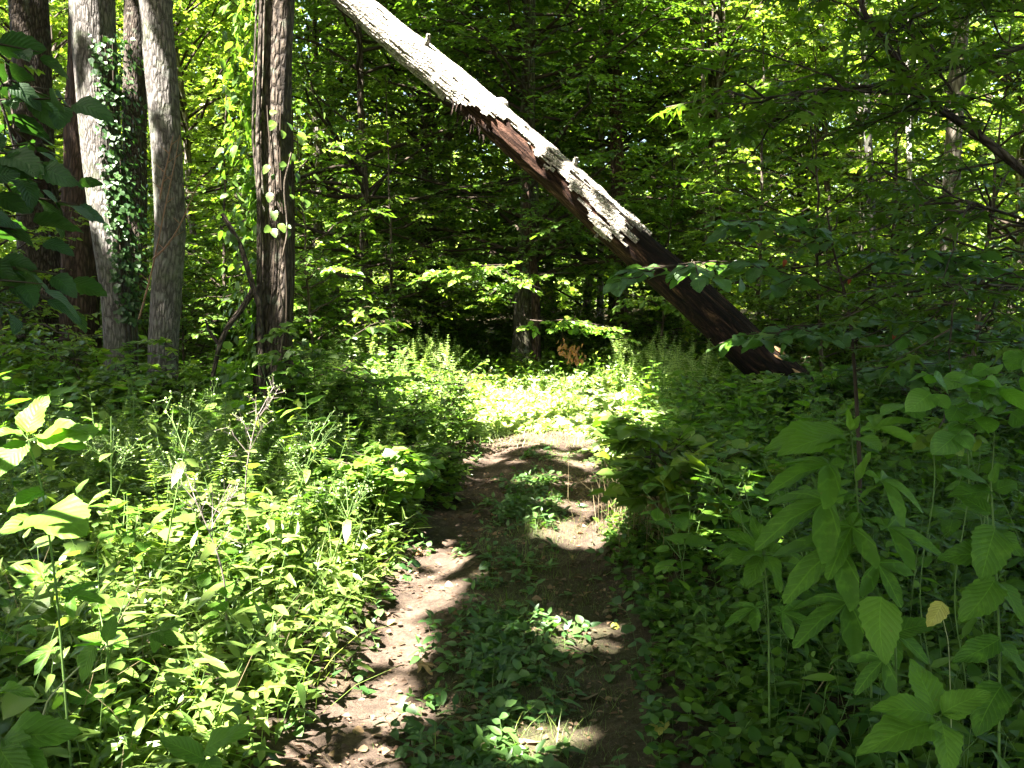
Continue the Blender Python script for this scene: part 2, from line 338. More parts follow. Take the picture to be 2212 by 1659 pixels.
# ------------------------------------------------------------------ plant builders (all return local Geo around the plant's base)
def leafy_branches(rng, wood, fol, P0, D, L, r0, tpl, size, dens=1.0, droop=.12, twig_len=.38, planar=.25, lpt=14, tint=(.15, .85), mat=0, start=.18, rise=.0, up=0.0):
    """main branches from P0 in direction D with length L, side twigs and rows of leaves along the twigs"""
    TP0, TP1, TL = [], [], []
    for p0, d, l, r in zip(P0, D, L, r0):
        n = 8; t = np.linspace(0, 1, n); d = unit(d)
        w = rng.normal(0, .035, (n, 3)) * l; w[0] = 0; w = np.cumsum(w, 0) * .6
        pts = p0 + np.outer(t * l, d) + w; pts[:, 2] += rise * l * t - droop * l * t * t
        wood.tube(pts, r * (1 - .85 * t) + .002, 5 if r > .02 else 4, 0, .5, False)
        k = max(3, int(l / .16 * dens)); tt = np.sort(rng.uniform(start, 1, k)); tt[-1] = .98
        q = np.stack([np.interp(tt, t, pts[:, i]) for i in range(3)], 1)
        ax = unit(pts[-1] - pts[0]); az = math.atan2(ax[1], ax[0])
        sgn = np.where(np.arange(k) % 2, 1, -1); ang = az + sgn * rng.uniform(.5, 1.15, k); ang[-1] = az
        tl = l * twig_len * (1.15 - .75 * tt) * rng.uniform(.6, 1.25, k) + .12
        dz = rng.normal(-.08 + up, .18, k)
        TP0.append(q); TP1.append(q + tl[:, None] * unit(np.stack([np.cos(ang), np.sin(ang), dz], 1))); TL.append(tl)
    if not TP0: return
    A = np.concatenate(TP0); B = np.concatenate(TP1); TL = np.concatenate(TL)
    wood.twigs(A, B, .0045, .0015, 0)
    k = len(A); m = lpt; s = np.linspace(.12, 1.0, m)[None, :, None]
    P = A[:, None] * (1 - s) + B[:, None] * s; P[..., 2] -= .10 * (s[..., 0] ** 2) * TL[:, None]
    d = unit(B - A)[:, None] * np.ones((1, m, 1)); side = np.where(np.arange(m) % 2, 1., -1.)[None, :, None]
    lat = np.stack([-d[..., 1], d[..., 0], d[..., 2] * 0], -1) * side
    end = (np.arange(m) == m - 1)[None, :, None]
    dl = np.where(end, d, .62 * d + .8 * lat) + rng.normal(0, .22, P.shape); dl[..., 2] -= .12
    nr = np.array([0, 0, 1.]) + rng.normal(0, planar, P.shape)
    sz = size * rng.uniform(.6, 1.25, P.shape[:2])
    base = rng.uniform(tint[0], tint[1], (k, 1)) + rng.normal(0, .12, P.shape[:2])
    keep = (rng.random(P.shape[:2]) < .93).ravel()
    fol.leaves(tpl, P.reshape(-1, 3)[keep], dl.reshape(-1, 3)[keep], nr.reshape(-1, 3)[keep], sz.ravel()[keep], np.clip(base, 0, 1).ravel()[keep], mat)
def trunk_path(h, lean=(0, 0), wav=.03, n=14, rng=None):
    t = np.linspace(0, 1, n); p = np.zeros((n, 3)); p[:, 2] = t * h; p[:, 0] = lean[0] * t * h; p[:, 1] = lean[1] * t * h
    w = np.cumsum(rng.normal(0, wav, (n, 2)), 0) * h * .12; w -= w[0]; p[:, :2] += w; return p
def gen_tree(seed, h, r, zlo, rad, nb, tpl, leaf, dens=1., droop=.14, lpt=14, lean=(0, 0), taper='round', tint=(.1, .9), rise=.12, planar=.28, k=12, twig_len=.38, wav=.03):
    rng = np.random.default_rng(seed); trunk, wood, fol = Geo(), Geo(), Geo()
    p = trunk_path(h, lean, wav, 16, rng); t = np.linspace(0, 1, 16); rr = r * (1 - .82 * t) * (1 + .35 * np.exp(-t * h / .35)); p[0, 2] -= .3
    trunk.tube(p, rr, k, 0, .5, False, .05, seed)
    z = np.sort(rng.uniform(zlo, h * .99, nb)); f = (z - zlo) / (h - zlo)
    prof = {'round': np.sqrt(np.clip(1 - (f * 1.02 - .25) ** 2 * 1.55, .02, 1)), 'cone': (1 - .88 * f), 'flat': .85 - .35 * f}[taper]
    P0 = np.stack([np.interp(z, p[:, 2], p[:, i]) for i in range(3)], 1)
    az = np.arange(nb) * 2.4 + rng.normal(0, .5, nb); el = rng.normal(.12 + .5 * f, .18)
    D = np.stack([np.cos(az) * np.cos(el), np.sin(az) * np.cos(el), np.sin(el)], 1)
    L = rad * prof * rng.uniform(.7, 1.15, nb)
    leafy_branches(rng, wood, fol, P0, D, L, np.clip(L * .011, .006, .06), tpl, leaf, dens, droop, lpt=lpt, tint=tint, rise=rise, planar=planar, twig_len=twig_len)
    return trunk, wood, fol
def put_tree(parts, bark, leafm, label, cat, loc, rz=0, sc=1., group=None, name='tree'):
    o = thing(name, label, cat, loc, rz, group, sc)
    parts[0].obj('trunk', bark, o); parts[1].obj('branches', M['twig'], o); parts[2].obj('crown', leafm, o); return o
def gen_shrub(seed, h, ns, spread, tpl, leaf, lpt=9, tint=(.1, .9), dens=1.2, planar=.35):
    rng = np.random.default_rng(seed); wood, fol = Geo(), Geo(); P0, D, L = [], [], []
    for i in range(ns):
        az = i * 2.4 + rng.normal(0, .4); sp = spread * rng.uniform(.2, 1)
        d = unit([math.cos(az) * sp, math.sin(az) * sp, 1]); l = h * rng.uniform(.6, 1.05)
        P0.append(np.array([math.cos(az) * .04, math.sin(az) * .04, -.05])); D.append(d); L.append(l)
        for q in range(4):
            f = rng.uniform(.3, .85); a2 = az + rng.normal(0, 1.2)
            P0.append(d * l * f); D.append(unit([math.cos(a2), math.sin(a2), rng.uniform(.2, .9)])); L.append(l * rng.uniform(.25, .5))
    leafy_branches(rng, wood, fol, np.array(P0), np.array(D), np.array(L), np.clip(np.array(L) * .006, .003, .012), tpl, leaf, dens, .10, .30, planar, lpt, tint, up=.25)
    return wood, fol
def gen_weed(seed, h, nodes, leaf, tpls, opp=True, tilt=.45, bend=.12, r=.004, lo=.18, top=True, tint=(.2, .8), petiole=.25, shape='mid', whorl=2, branch=0, droopy=.15):
    """upright leafy stem with paired leaves"""
    rng = np.random.default_rng(seed); st, fo = Geo(), Geo()
    def stalk(p0, d, h, nodes, leaf, lo):
        n = 8; t = np.linspace(0, 1, n); side = unit(np.array([rng.normal(), rng.normal(), 0]))
        pts = p0 + np.outer(t * h, unit(d)) + np.outer(t ** 2 * bend * h, side); st.tube(pts, r * (1 - .6 * t) * max(.5, h), 5, 0, .5, False)
        tt = np.linspace(lo, 1., nodes); az0 = rng.random() * 6.3
        for i, q in enumerate(tt):
            c = np.array([np.interp(q, t, pts[:, j]) for j in range(3)])
            s = leaf * {'mid': .55 + .9 * math.sin(math.pi * min(1, q * .9)), 'low': 1.25 - .75 * q, 'top': .55 + .6 * q}[shape] * rng.uniform(.8, 1.15)
            if top and i == nodes - 1: s *= .6
            for w in range(whorl if opp else 1):
                az = az0 + (i * math.pi / 2 if opp else i * 2.4) + w * 2 * math.pi / whorl + rng.normal(0, .2)
                el = tilt * (1.6 if (top and i >= nodes - 2) else 1) * rng.uniform(.5, 1.2) - droopy
                dd = np.array([math.cos(az) * math.cos(el), math.sin(az) * math.cos(el), math.sin(el)])
                b = c + dd * s * petiole
                if petiole > .05: st.twigs([c], [b], .0013 + s * .006, .001 + s * .004)
                nn = np.array([-dd[0] * dd[2], -dd[1] * dd[2], 1 - dd[2] ** 2]) + rng.normal(0, .18, 3)
                fo.leaves(tpls[rng.integers(len(tpls))], [b], dd, nn, s, np.clip(rng.uniform(*tint), 0, 1), 0, rng.uniform(.85, 1.15))
        return pts
    pts = stalk(np.array([0, 0, -.03]), np.array([0, 0, 1.]), h, nodes, leaf, lo)
    for b in range(branch):
        q = rng.uniform(.25, .7); c = np.array([np.interp(q, np.linspace(0, 1, 8), pts[:, j]) for j in range(3)]); az = rng.random() * 6.3
        stalk(c, np.array([math.cos(az) * .7, math.sin(az) * .7, 1]), h * (1 - q) * .8, max(3, nodes // 2), leaf * .75, .2)
    return st, fo
def weed_obj(parts, name, label, cat, loc, rz=0, group=None, stem=None, leafm=None, sc=1.):
    o = thing(name, label, cat, loc, rz, group, sc); parts[0].obj('stem', stem or M['stem'], o); parts[1].obj('leaves', leafm or M['leaf_broad'], o); return o

# ================================================================== SETTING
def sheet(name, xs, ys, zoff, mat, tintf=None):
    X, Y = np.meshgrid(xs, ys); Z = ground_z(X, Y) + zoff - .03 * (np.abs(X - trail_x(Y)) < .62) * (Y < 12.2); g = Geo(); ny, nx = X.shape
    i = np.arange(ny - 1)[:, None] * nx + np.arange(nx - 1)[None]
    q = np.stack([i, i + 1, i + nx + 1, i + nx], -1).reshape(-1, 4)
    g.add(np.stack([X, Y, Z], -1), q, np.full(len(q), 4), 0, 0 if tintf is None else tintf(X, Y).ravel()); o = g.obj(name, mat); tag(o, kind='structure'); return o
def axis(a, b, fine, lim): 
    m = np.arange(a, b + 1e-6, fine); k = 1.25; L = []; x = fine; p = b
    while p < lim: x *= k; p += x; L.append(p)
    Q = []; x = fine; p = a
    while p > -lim: x *= k; p -= x; Q.append(p)
    return np.array(Q[::-1] + list(m) + L)
sheet('ground', axis(-6, 6, .12, 300), axis(0, 22, .12, 300), 0, M['soil'])
def trail_sheet():
    g = Geo(); ys = np.arange(-4, 12.5, .05); us = np.linspace(-1, 1, 33); U, Y = np.meshgrid(us, ys)
    hw = .70 + .10 * np.sin(Y * 1.9) * np.sign(U) + .07 * np.sin(Y * 5.3 + U * 2) + .04 * np.sin(Y * 13); X = trail_x(Y) + U * hw
    rr = np.random.default_rng(5); Z = ground_z(X, Y) + .010 * (1 - U ** 6) - .006 + .006 * rr.normal(0, 1, X.shape) * (np.abs(U) < .95)
    T = .55 * np.exp(-(U / .40) ** 2) + .42 * sstep(-.1, .5, U) * sstep(7.5, 4, Y) - .05 - .8 * sstep(8, 9.5, Y); ny, nx = X.shape; i = np.arange(ny - 1)[:, None] * nx + np.arange(nx - 1)[None]
    q = np.stack([i, i + 1, i + nx + 1, i + nx], -1).reshape(-1, 4); g.add(np.stack([X, Y, Z], -1), q, np.full(len(q), 4), 0, T.ravel())
    return tag(g.obj('trail', M['trail']), kind='structure')
trail_sheet()

# ================================================================== LEANING DEAD TRUNK
def leaning_trunk():
    cpx = [(1830, 955), (1745, 868), (1645, 780), (1487, 633), (1338, 503), (1235, 407), (1132, 318), (1000, 202), (880, 102), (762, 2), (600, -138), (430, -290)]
    rad = [.262, .256, .248, .240, .226, .216, .204, .180, .166, .150, .135, .12]; xx = [c[0] for c in cpx]
    P = np.array([at(x, y, 10.9 + .9 * (1760 - x) / 1000) for x, y in cpx]); base = P[0].copy(); base[2] = float(ground_z(P[0][0], P[0][1]))
    n = 240; s = np.linspace(0, len(P) - 1, n); k = np.arange(len(P))
    C = np.stack([np.interp(s, k, P[:, i]) for i in range(3)], 1); RR = np.interp(s, k, rad); PX = np.interp(s, k, xx)
    for _ in range(6): C[1:-1] = (C[:-2] + C[2:] + 2 * C[1:-1]) / 4
    t = unit(np.gradient(C, axis=0)); view = unit(C - np.array([0, 0, EYE])); a = unit(np.cross(t, view)); a *= np.sign(a[:, 2:3]); b = -unit(view - (view * t).sum(1, keepdims=True) * t)
    m = 108; ph = np.linspace(-math.pi, math.pi, m, endpoint=False); ln = np.concatenate([[0], np.cumsum(np.linalg.norm(np.diff(C, axis=0), axis=1))])
    def lump(PH, LN, q=1.): return 1 + q * (.03 * np.sin(2 * PH + LN * 1.3) + .022 * np.sin(5 * PH + 3 * np.sin(LN * 1.1)) + .014 * np.sin(9 * PH + LN * 4) + .02 * np.sin(LN * 3.1 + PH))
    PHI, LN = np.meshgrid(ph, ln)
    def pt(PHI, r): return C[:, None] + r[..., None] * (np.cos(PHI)[..., None] * a[:, None] + np.sin(PHI)[..., None] * b[:, None])
    o = thing('leaning_trunk', 'dead tree trunk leaning across the trail, its upper side sunlit and bark peeling off', 'dead tree', tuple(base))
    rg = np.random.default_rng(3); nz = rg.normal(0, 1, (n, m)); nzs = nz.copy()
    for _ in range(2): nzs = (nzs + np.roll(nzs, 1, 0) + np.roll(nzs, 1, 1) + np.roll(nzs, -1, 0)) / 4
    for _ in range(3): nzl = (nzs + np.roll(nzs, 1, 0) + np.roll(nzs, -1, 0)) / 3; nzs = nzl
    rw = RR[:, None] * lump(PHI, LN) * (1 + .05 * nzs)
    def aux(): return np.stack([np.cos(PHI) * RR[:, None], np.sin(PHI) * RR[:, None], LN], -1)
    def quads(n, m): 
        i = np.arange(n - 1)[:, None] * m; j = np.arange(m)[None]; j2 = (j + 1) % m
        return np.stack([i + j, i + j2, i + m + j2, i + m + j], -1)
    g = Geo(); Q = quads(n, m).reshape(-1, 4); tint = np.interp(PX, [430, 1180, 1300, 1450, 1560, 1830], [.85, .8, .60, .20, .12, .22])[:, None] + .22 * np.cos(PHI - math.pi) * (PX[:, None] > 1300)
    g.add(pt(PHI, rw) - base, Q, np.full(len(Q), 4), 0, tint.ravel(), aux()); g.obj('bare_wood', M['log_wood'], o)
    f = np.interp(PX, [940, 985, 1030, 1085, 1130, 1165, 1210, 1255, 1290, 1330, 1350, 1372, 1400], [1.6, 1.0, .60, .40, .34, .45, .50, .62, .76, .86, .85, .5, -1])
    wig = .05 * np.sin(ln * 5.3) + .05 * np.sin(ln * 13 + 1) + .035 * np.sin(ln * 31) + .02 * np.sin(ln * 71)
    lim = np.where(f > 1.2, 9, np.arccos(np.clip(1 - 2 * np.clip(f + wig, 0, 1), -1, 1)) + np.where(f < 0, -9, 0))
    endj = PX[:, None] + 30 * np.sin(PHI * 3.1) + 10 * np.sin(PHI * 9) + 60 * nzs
    mask = (PHI < lim[:, None] + .10 * nzs * 2) & (endj < 1365); mask[:, :] &= ~((PHI < -2.2) & (f[:, None] < 1.2))
    nh = rg.normal(0, 1, (n, m))
    for _ in range(2): nh = (nh + np.roll(nh, 1, 0) + np.roll(nh, -1, 0) + np.roll(nh, 1, 1) + np.roll(nh, 2, 0) + np.roll(nh, -2, 0)) / 6
    nh /= nh.std(); near = np.clip(1 - (lim[:, None] - PHI) / 1.1, 0, 1) * (f[:, None] < 1.2) + np.clip(1 - (1365 - endj) / 120, 0, 1)
    mask &= ~((nh > 2.3 - 1.1 * near))
    fm = mask[:-1] & mask[1:] & np.roll(mask, -1, 1)[:-1] & np.roll(mask, -1, 1)[1:]
    rb = rw + .020 + .008 * nzs + .012 * np.abs(np.sin(PHI * 17 + 2.2 * np.sin(LN * 2.3) + 2 * nzs)); edge = mask & ~(np.roll(mask, 1, 0) & np.roll(mask, -1, 0) & np.roll(mask, 1, 1) & np.roll(mask, -1, 1))
    rb = rb + .022 * np.clip(near, 0, 1) ** 3; rb = np.where(mask, rb, rw - .01); Vb = pt(PHI, rb) - base; qb = quads(n, m)[fm]
    h = Geo(); h.add(Vb, qb, np.full(len(qb), 4), 0, .6, aux())
    fp = np.zeros((n + 1, m), bool); fp[1:n] = fm; inner = (pt(PHI, rw - .012) - base).reshape(-1, 3); outer = Vb.reshape(-1, 3); SV = []; 
    for i in range(n - 1):                       # thickness of the bark along its torn edge
        for j in range(m):
            if not fm[i, j]: continue
            j2 = (j + 1) % m
            for ok, p, q in ((fm[i, (j - 1) % m], (i, j), (i + 1, j)), (fm[i, j2], (i, j2), (i + 1, j2)), (i > 0 and fm[i - 1, j], (i, j), (i, j2)), (i < n - 2 and fm[i + 1, j], (i + 1, j), (i + 1, j2))):
                if not ok: u, v = p[0] * m + p[1], q[0] * m + q[1]; SV += [outer[u], outer[v], inner[v], inner[u]]
    SV = np.array(SV); h.add(SV, np.arange(len(SV)), np.full(len(SV) // 4, 4), 0, .3, SV * np.array([1, 1, 1]), False)
    h.obj('bark', M['log_bark'], o)
    # knob on the top edge where a limb broke off, strips of peeled bark, a splintered slab at the foot
    i0 = int(np.argmin(abs(PX - 1062))); c = C[i0] + a[i0] * RR[i0] * .85 - base; g = Geo()
    d = unit(a[i0] * 1 + t[i0] * .35)
    for px_, an, ln_, r_ in ((905, .5, .16, .028), (1215, .35, .13, .03), (1470, .2, .10, .035)):
        q = int(np.argmin(abs(PX - px_))); n_ = math.cos(an) * a[q] + math.sin(an) * b[q]; c2 = C[q] + n_ * RR[q] * .95 - base; g2 = Geo(); g2.tube([c2, c2 + n_ * ln_ * .6, c2 + n_ * ln_ + t[q] * .03], [r_ * 1.5, r_, r_ * .7], 9, 0, .4, True, .12, 7); g2.obj('branch_stub', M['log_bark'], o)
    g.tube([c, c + d * .07, c + d * .105, c + d * .125], [.12, .10, .075, .03], 12, 0, .5, True, .10, 4); g.obj('branch_stub', M['log_bark'], o)
    g = Geo()
    for q in range(34):
        i = int(np.argmin(abs(PX - rg.uniform(985, 1075)))); p = rg.uniform(2.0, 2.9); c = pt(PHI[:, :1] * 0 + p, rw[:, :1] + .015)[i, 0] - base
        l = rg.uniform(.05, .17); e = c + np.array([rg.normal(0, .03), rg.normal(-.02, .02), -l]); g.leaves(T_LANCE, [c], e - c, [rg.normal(0, .4), -1, .2], l, rg.random(), 0, .7)
    g.obj('peeling_bark_strips', M['bark_red'], o)
    g = Geo()
    for q in range(3):
        i = int(np.argmin(abs(PX - rg.uniform(1660, 1720)))); p = rg.uniform(.4, 1.3); c = pt(PHI[:, :1] * 0 + p, rw[:, :1] + .004)[i, 0] - base
        g.leaves(T_LANCE, [c], t[i] + rg.normal(0, .05, 3), b[i] + a[i], rg.uniform(.15, .28), .9, 0, rg.uniform(.5, .9))
    g.obj('splintered_slabs', M['tan'], o)
    return C, PX
LOG_C, LOG_PX = leaning_trunk()

# ================================================================== BIG TRUNKS ON THE LEFT and the tall trees whose crowns shade the trail
TALL = []
def big_trunk(label, name, px, Y, rpx, bark, cat='tree', top=15.0, k=40, rough=.035, flare=.35, seed=1, group=None):
    """px = centre line of the trunk in the picture from the foot up"""
    P = np.array([at(x, y, Y) for x, y in px]); foot = P[0].copy(); foot[2] = float(ground_z(foot[0], foot[1])); P[0] = foot - [0, 0, .25]
    d = unit(P[-1] - P[-3]); d = unit(d + [0, 0, .6]); P = np.vstack([P, P[-1] + d * 2.5, P[-1] + d * (top - P[-1][2]) + [0, 0, 1]]); n = 120
    s = np.linspace(0, len(P) - 1, n); C = np.stack([np.interp(s, np.arange(len(P)), P[:, i]) for i in range(3)], 1)
    for _ in range(10): C[1:-1] = (C[:-2] + C[2:] + 2 * C[1:-1]) / 4
    r0 = rpx[0] * Y / F; r1 = rpx[1] * Y / F; z = C[:, 2]; zt = P[-3][2]; z0 = foot[2]
    r = np.interp(z, [z0, zt, zt + 3, top], [r0, r1, r1 * .85, r1 * .35]) * (1 + flare * np.exp(-(z - z0) / .35))
    o = thing(name, label, cat, tuple(foot), group=group); g = Geo(); g.tube(C - foot, r, k, 0, .5, False, rough, seed); g.obj('trunk', bark, o)
    TALL.append((o, foot, C, r)); return o, C, r
T1 = big_trunk('thick pale grey trunk draped with dark creeper, left of the other pale trunk', 'grey_tree', [(258, 800), (262, 740), (256, 640), (240, 500), (222, 330), (208, 150), (195, 0)], 11, (32, 44), M['bark_grey'], seed=11, flare=.2)
T2 = big_trunk('slender pale grey trunk without creeper, bent near its mossy foot', 'grey_tree', [(345, 800), (352, 720), (358, 620), (367, 500), (360, 320), (349, 150), (336, 0)], 10.5, (30, 32), M['bark_grey'], seed=12, flare=.12)
T3 = big_trunk('dark upright rough-barked trunk with hanging vine stems at its left', 'dark_tree', [(588, 850), (590, 760), (598, 620), (598, 480), (592, 260), (596, 120), (601, 0)], 8.5, (38, 34), M['bark_dark'], seed=13, rough=.03)
T0 = big_trunk('dark reddish trunk just behind the creeper-draped grey trunk', 'dark_tree', [(172, 790), (172, 690), (172, 500), (180, 300), (185, 150), (188, 0)], 13.5, (40, 34), M['bark_red'], seed=14)
T4 = big_trunk('dark straight trunk in shade between the two pale grey trunks', 'dark_tree', [(292, 780), (291, 600), (290, 300), (292, 0)], 14.5, (26, 22), M['bark_dark'], seed=15)
T5 = big_trunk('broken dark trunk with a torn red brown patch, at the far left', 'dark_tree', [(90, 780), (88, 600), (80, 400), (70, 200), (62, 0)], 14, (48, 36), M['bark_dark'], seed=16)
B1 = big_trunk('tall dark trunk beside a thin pale trunk, right of the leaning log', 'forest_tree', [(1550, 700), (1548, 550), (1545, 300), (1542, 0)], 21, (15, 13), M['bark_mid'], seed=21, k=16, top=19)
B2 = big_trunk('brown trunk behind the leaning log, near the hanging dead leaves', 'forest_tree', [(1342, 740), (1340, 600), (1332, 300), (1322, 0)], 20, (17, 12), M['bark_red'], seed=22, k=16, top=18)
B3 = big_trunk('brown trunk behind the long dark limbs at upper right', 'forest_tree', [(2040, 760), (2050, 500), (2062, 250), (2078, 0)], 16, (19, 16), M['bark_far'], seed=23, k=16, top=16)
for i, (x, y) in enumerate(((-9.5, 4), (-5.5, -3.5), (1.5, -5), (6.5, -.5), (9, 7), (-12, 12), (11.5, 15.5))):  # unseen trees, added to carry crowns that shade the view
    foot = np.array([x, y, float(ground_z(x, y))]); rg = np.random.default_rng(40 + i); p = trunk_path(14, (0, 0), .03, 14, rg); p[0, 2] -= .3; r = np.linspace(.26, .09, 14)
    o = thing('unseen_shade_tree', ['unseen tree added outside the frame to darken the trail'][0], 'tree', tuple(foot), group='trees added beyond the edges of the view')
    g = Geo(); g.tube(p, r, 14, 0, .5, False, .05, i); g.obj('trunk', M['bark_mid'], o); TALL.append((o, foot, p + foot, r))

# unseen crowns shaped for the light: gaps where sun is wanted, leaves elsewhere
E1 = unit(np.cross(SUN, [0, 0, 1.])); E2 = np.cross(E1, SUN)
def uv(P): P = np.asarray(P, float); return np.stack([P @ E1, P @ E2], -1)
ZONES = [(at(x, y, d), .985) for x, y, d in ((1240, 410, 11.3), (1300, 465, 11.2), (1360, 520, 11.2), (1430, 580, 11.1), (1500, 640, 11.1), (1580, 720, 11))] + [(at(x, y, d), .98) for x, y, d in ((20, 60, 2.1), (60, 150, 2.2), (-60, 350, 1.9), (20, 450, 1.9), (-100, 100, 2.0), (225, 150, 11), (240, 350, 11), (262, 550, 11), (240, 650, 11), (365, 500, 10.5), (590, 150, 8.5), (590, 450, 8.5), (580, 300, 8.5), (600, 30, 8.5), (590, 620, 8.5), (2130, 850, 2.6), (2010, 940, 2.7), (2030, 1540, 1.95))] + [(gp(x, y), .985) for x, y in ((1050, 2.8), (1250, 2.8), (1150, 3.4), (1320, 3.4), (1050, 3.7), (1250, 4.0), (1120, 4.4), (1300, 4.6), (1180, 5.2), (1300, 5.6), (900, 2.7), (1450, 3.0))] + [(gp(x, y), .93) for x, y in ((740, 3.0), (790, 3.9), (830, 4.4), (900, 5.0), (950, 6.0), (700, 2.7), (760, 3.4), (860, 4.7))] + [(gp(1800, 3), .985), (gp(1600, 5), .97), (gp(2000, 2.2), .985), (gp(1750, 8), .95), (gp(1500, 8), .9), (gp(1150, 3.2), .985), (gp(1300, 4), .985), (gp(1200, 5), .97), (gp(1150, 7), .88), (gp(900, 3.0), .85),
         (gp(300, 4), .38), (gp(550, 3.4), .36), (gp(600, 5), .35), (gp(100, 3), .62), (at(60, 300, 3), .985), (at(-150, 200, 3), .985), (at(120, 450, 3), .97), (gp(250, 2.4), .88), (gp(300, 7), .55), (gp(550, 7), .5), (gp(200, 10), .95), (gp(450, 9), .85), (gp(750, 8.5), .45), (gp(850, 7), .6),
         (at(1000, 300, 15), .60), (at(850, 500, 16), .6), (at(700, 300, 16), .58), (at(1250, 500, 16), .72), (at(1000, 700, 15), .93), (at(1350, 800, 16), .97), (at(220, 300, 11), .94), (at(350, 300, 11), .90), (at(592, 300, 8.5), .96), (at(592, 650, 8.5), .95),
         (at(1700, 200, 22), .12), (at(1950, 300, 20), .2), (at(1700, 550, 18), .60), (at(2000, 650, 8), .96), (at(2100, 150, 6), .95), (at(2100, 300, 16), .55), (at(1500, 600, 18), .6),
         (at(450, 280, 22), .12), (at(480, 600, 15), .3), (at(80, 300, 14), .85), (at(100, 600, 13), .96), (at(1550, 700, 11), .96), (at(1400, 540, 11), .9)]
HOLES = []
def hole(p, r, lv=.06): HOLES.append((uv(p), r, lv))
for px, Y, r in ((1010, 10.0, .5), (1060, 10.2, .6), (1180, 10.4, .75), (1260, 10.6, .6), (960, 10.8, .6), (1120, 11, .8), (1200, 11.6, .9), (1280, 11.8, .7), (1150, 12.6, 1.0), (1060, 12.6, .9), (1240, 13, .9), (960, 11.8, .7), (1040, 13.8, .9), (900, 12, .7), (1160, 14.2, .9), (1270, 14.2, .7), (920, 13.3, .8)): hole(gp(px, Y) + [0, 0, .3], r, .03)
for px, py, r, lv in ((915, 1215, .22, .05), (860, 1275, .20, .05), (800, 1420, .10, .15), (725, 1535, .15, .1), (1265, 1150, .28, .04), (1330, 1140, .2, .1), (1250, 1090, .16, .15), (1200, 985, .25, .3), (1150, 1640, .1, .2), (1240, 1380, .16, .4), (1080, 1010, .3, .5), (1180, 1040, .2, .3)):
    Y = EYE * F / (py - 640.0); hole(gp(px, Y), r, lv)
for px, py, Y, r, lv in ((80, 900, 2.45, .17, .0), (140, 925, 2.4, .13, .0), (130, 1110, 2.3, .12, .0), (820, 1110, 6, .35, .1), (620, 1120, 5, .5, .15), (700, 1180, 4.6, .45, .15), (480, 1060, 4.6, .5, .2), (350, 1200, 3.8, .45, .2), (560, 1330, 3.5, .4, .15),
                         (600, 1530, 3, .3, .1), (520, 1560, 3, .3, .15), (450, 1420, 3.2, .25, .3), (640, 1250, 4, .4, .2), (330, 1000, 4.6, .4, .25), (540, 930, 5, .35, .25), (850, 850, 9, .5, .3), (950, 800, 10, .6, .15), (1300, 930, 8.5, .3, .05),
                         (1040, 575, 13, .55, .2), (1200, 690, 13, .5, .1), (1260, 690, 13, .35, .1), (1225, 750, 13.0, .55, .02), (1240, 720, 13.0, .4, .02), (1150, 620, 16.6, .35, .2), (1450, 570, 4.4, .2, .2), (500, 680, 12, .9, .1), (400, 640, 12, .5, .2), (500, 250, 8.5, .16, .1), (498, 400, 8.5, .16, .1), (500, 540, 8.5, .14, .2), (450, 300, 24, 2.5, .02), (1560, 280, 18, 1, .1), (960, 930, 9.4, .5, .05), (1010, 880, 10, .5, .03), (900, 900, 9.0, .45, .12), (980, 980, 9.0, .4, .1), (930, 850, 10.4, .6, .08), (1000, 820, 12, .7, .05), (1100, 810, 13, .7, .03), (860, 800, 10, .5, .2), (1320, 880, 10, .4, .1), (1380, 850, 12, .5, .25), (1340, 900, 7.9, .35, .1), (1330, 970, 7.9, .3, .1)): hole(at(px, py, Y), r, lv)
for i in range(0, len(LOG_C), 3):
    x = LOG_PX[i]
    if 640 < x < 1140: hole(LOG_C[i] + [0, -.1, .1], .34, .0)
    elif 1140 <= x < 1235: hole(LOG_C[i] + [0, 0, .1], .10, .3)
hole(LOG_C[int(np.argmin(abs(LOG_PX - 1680)))], .1, .3)
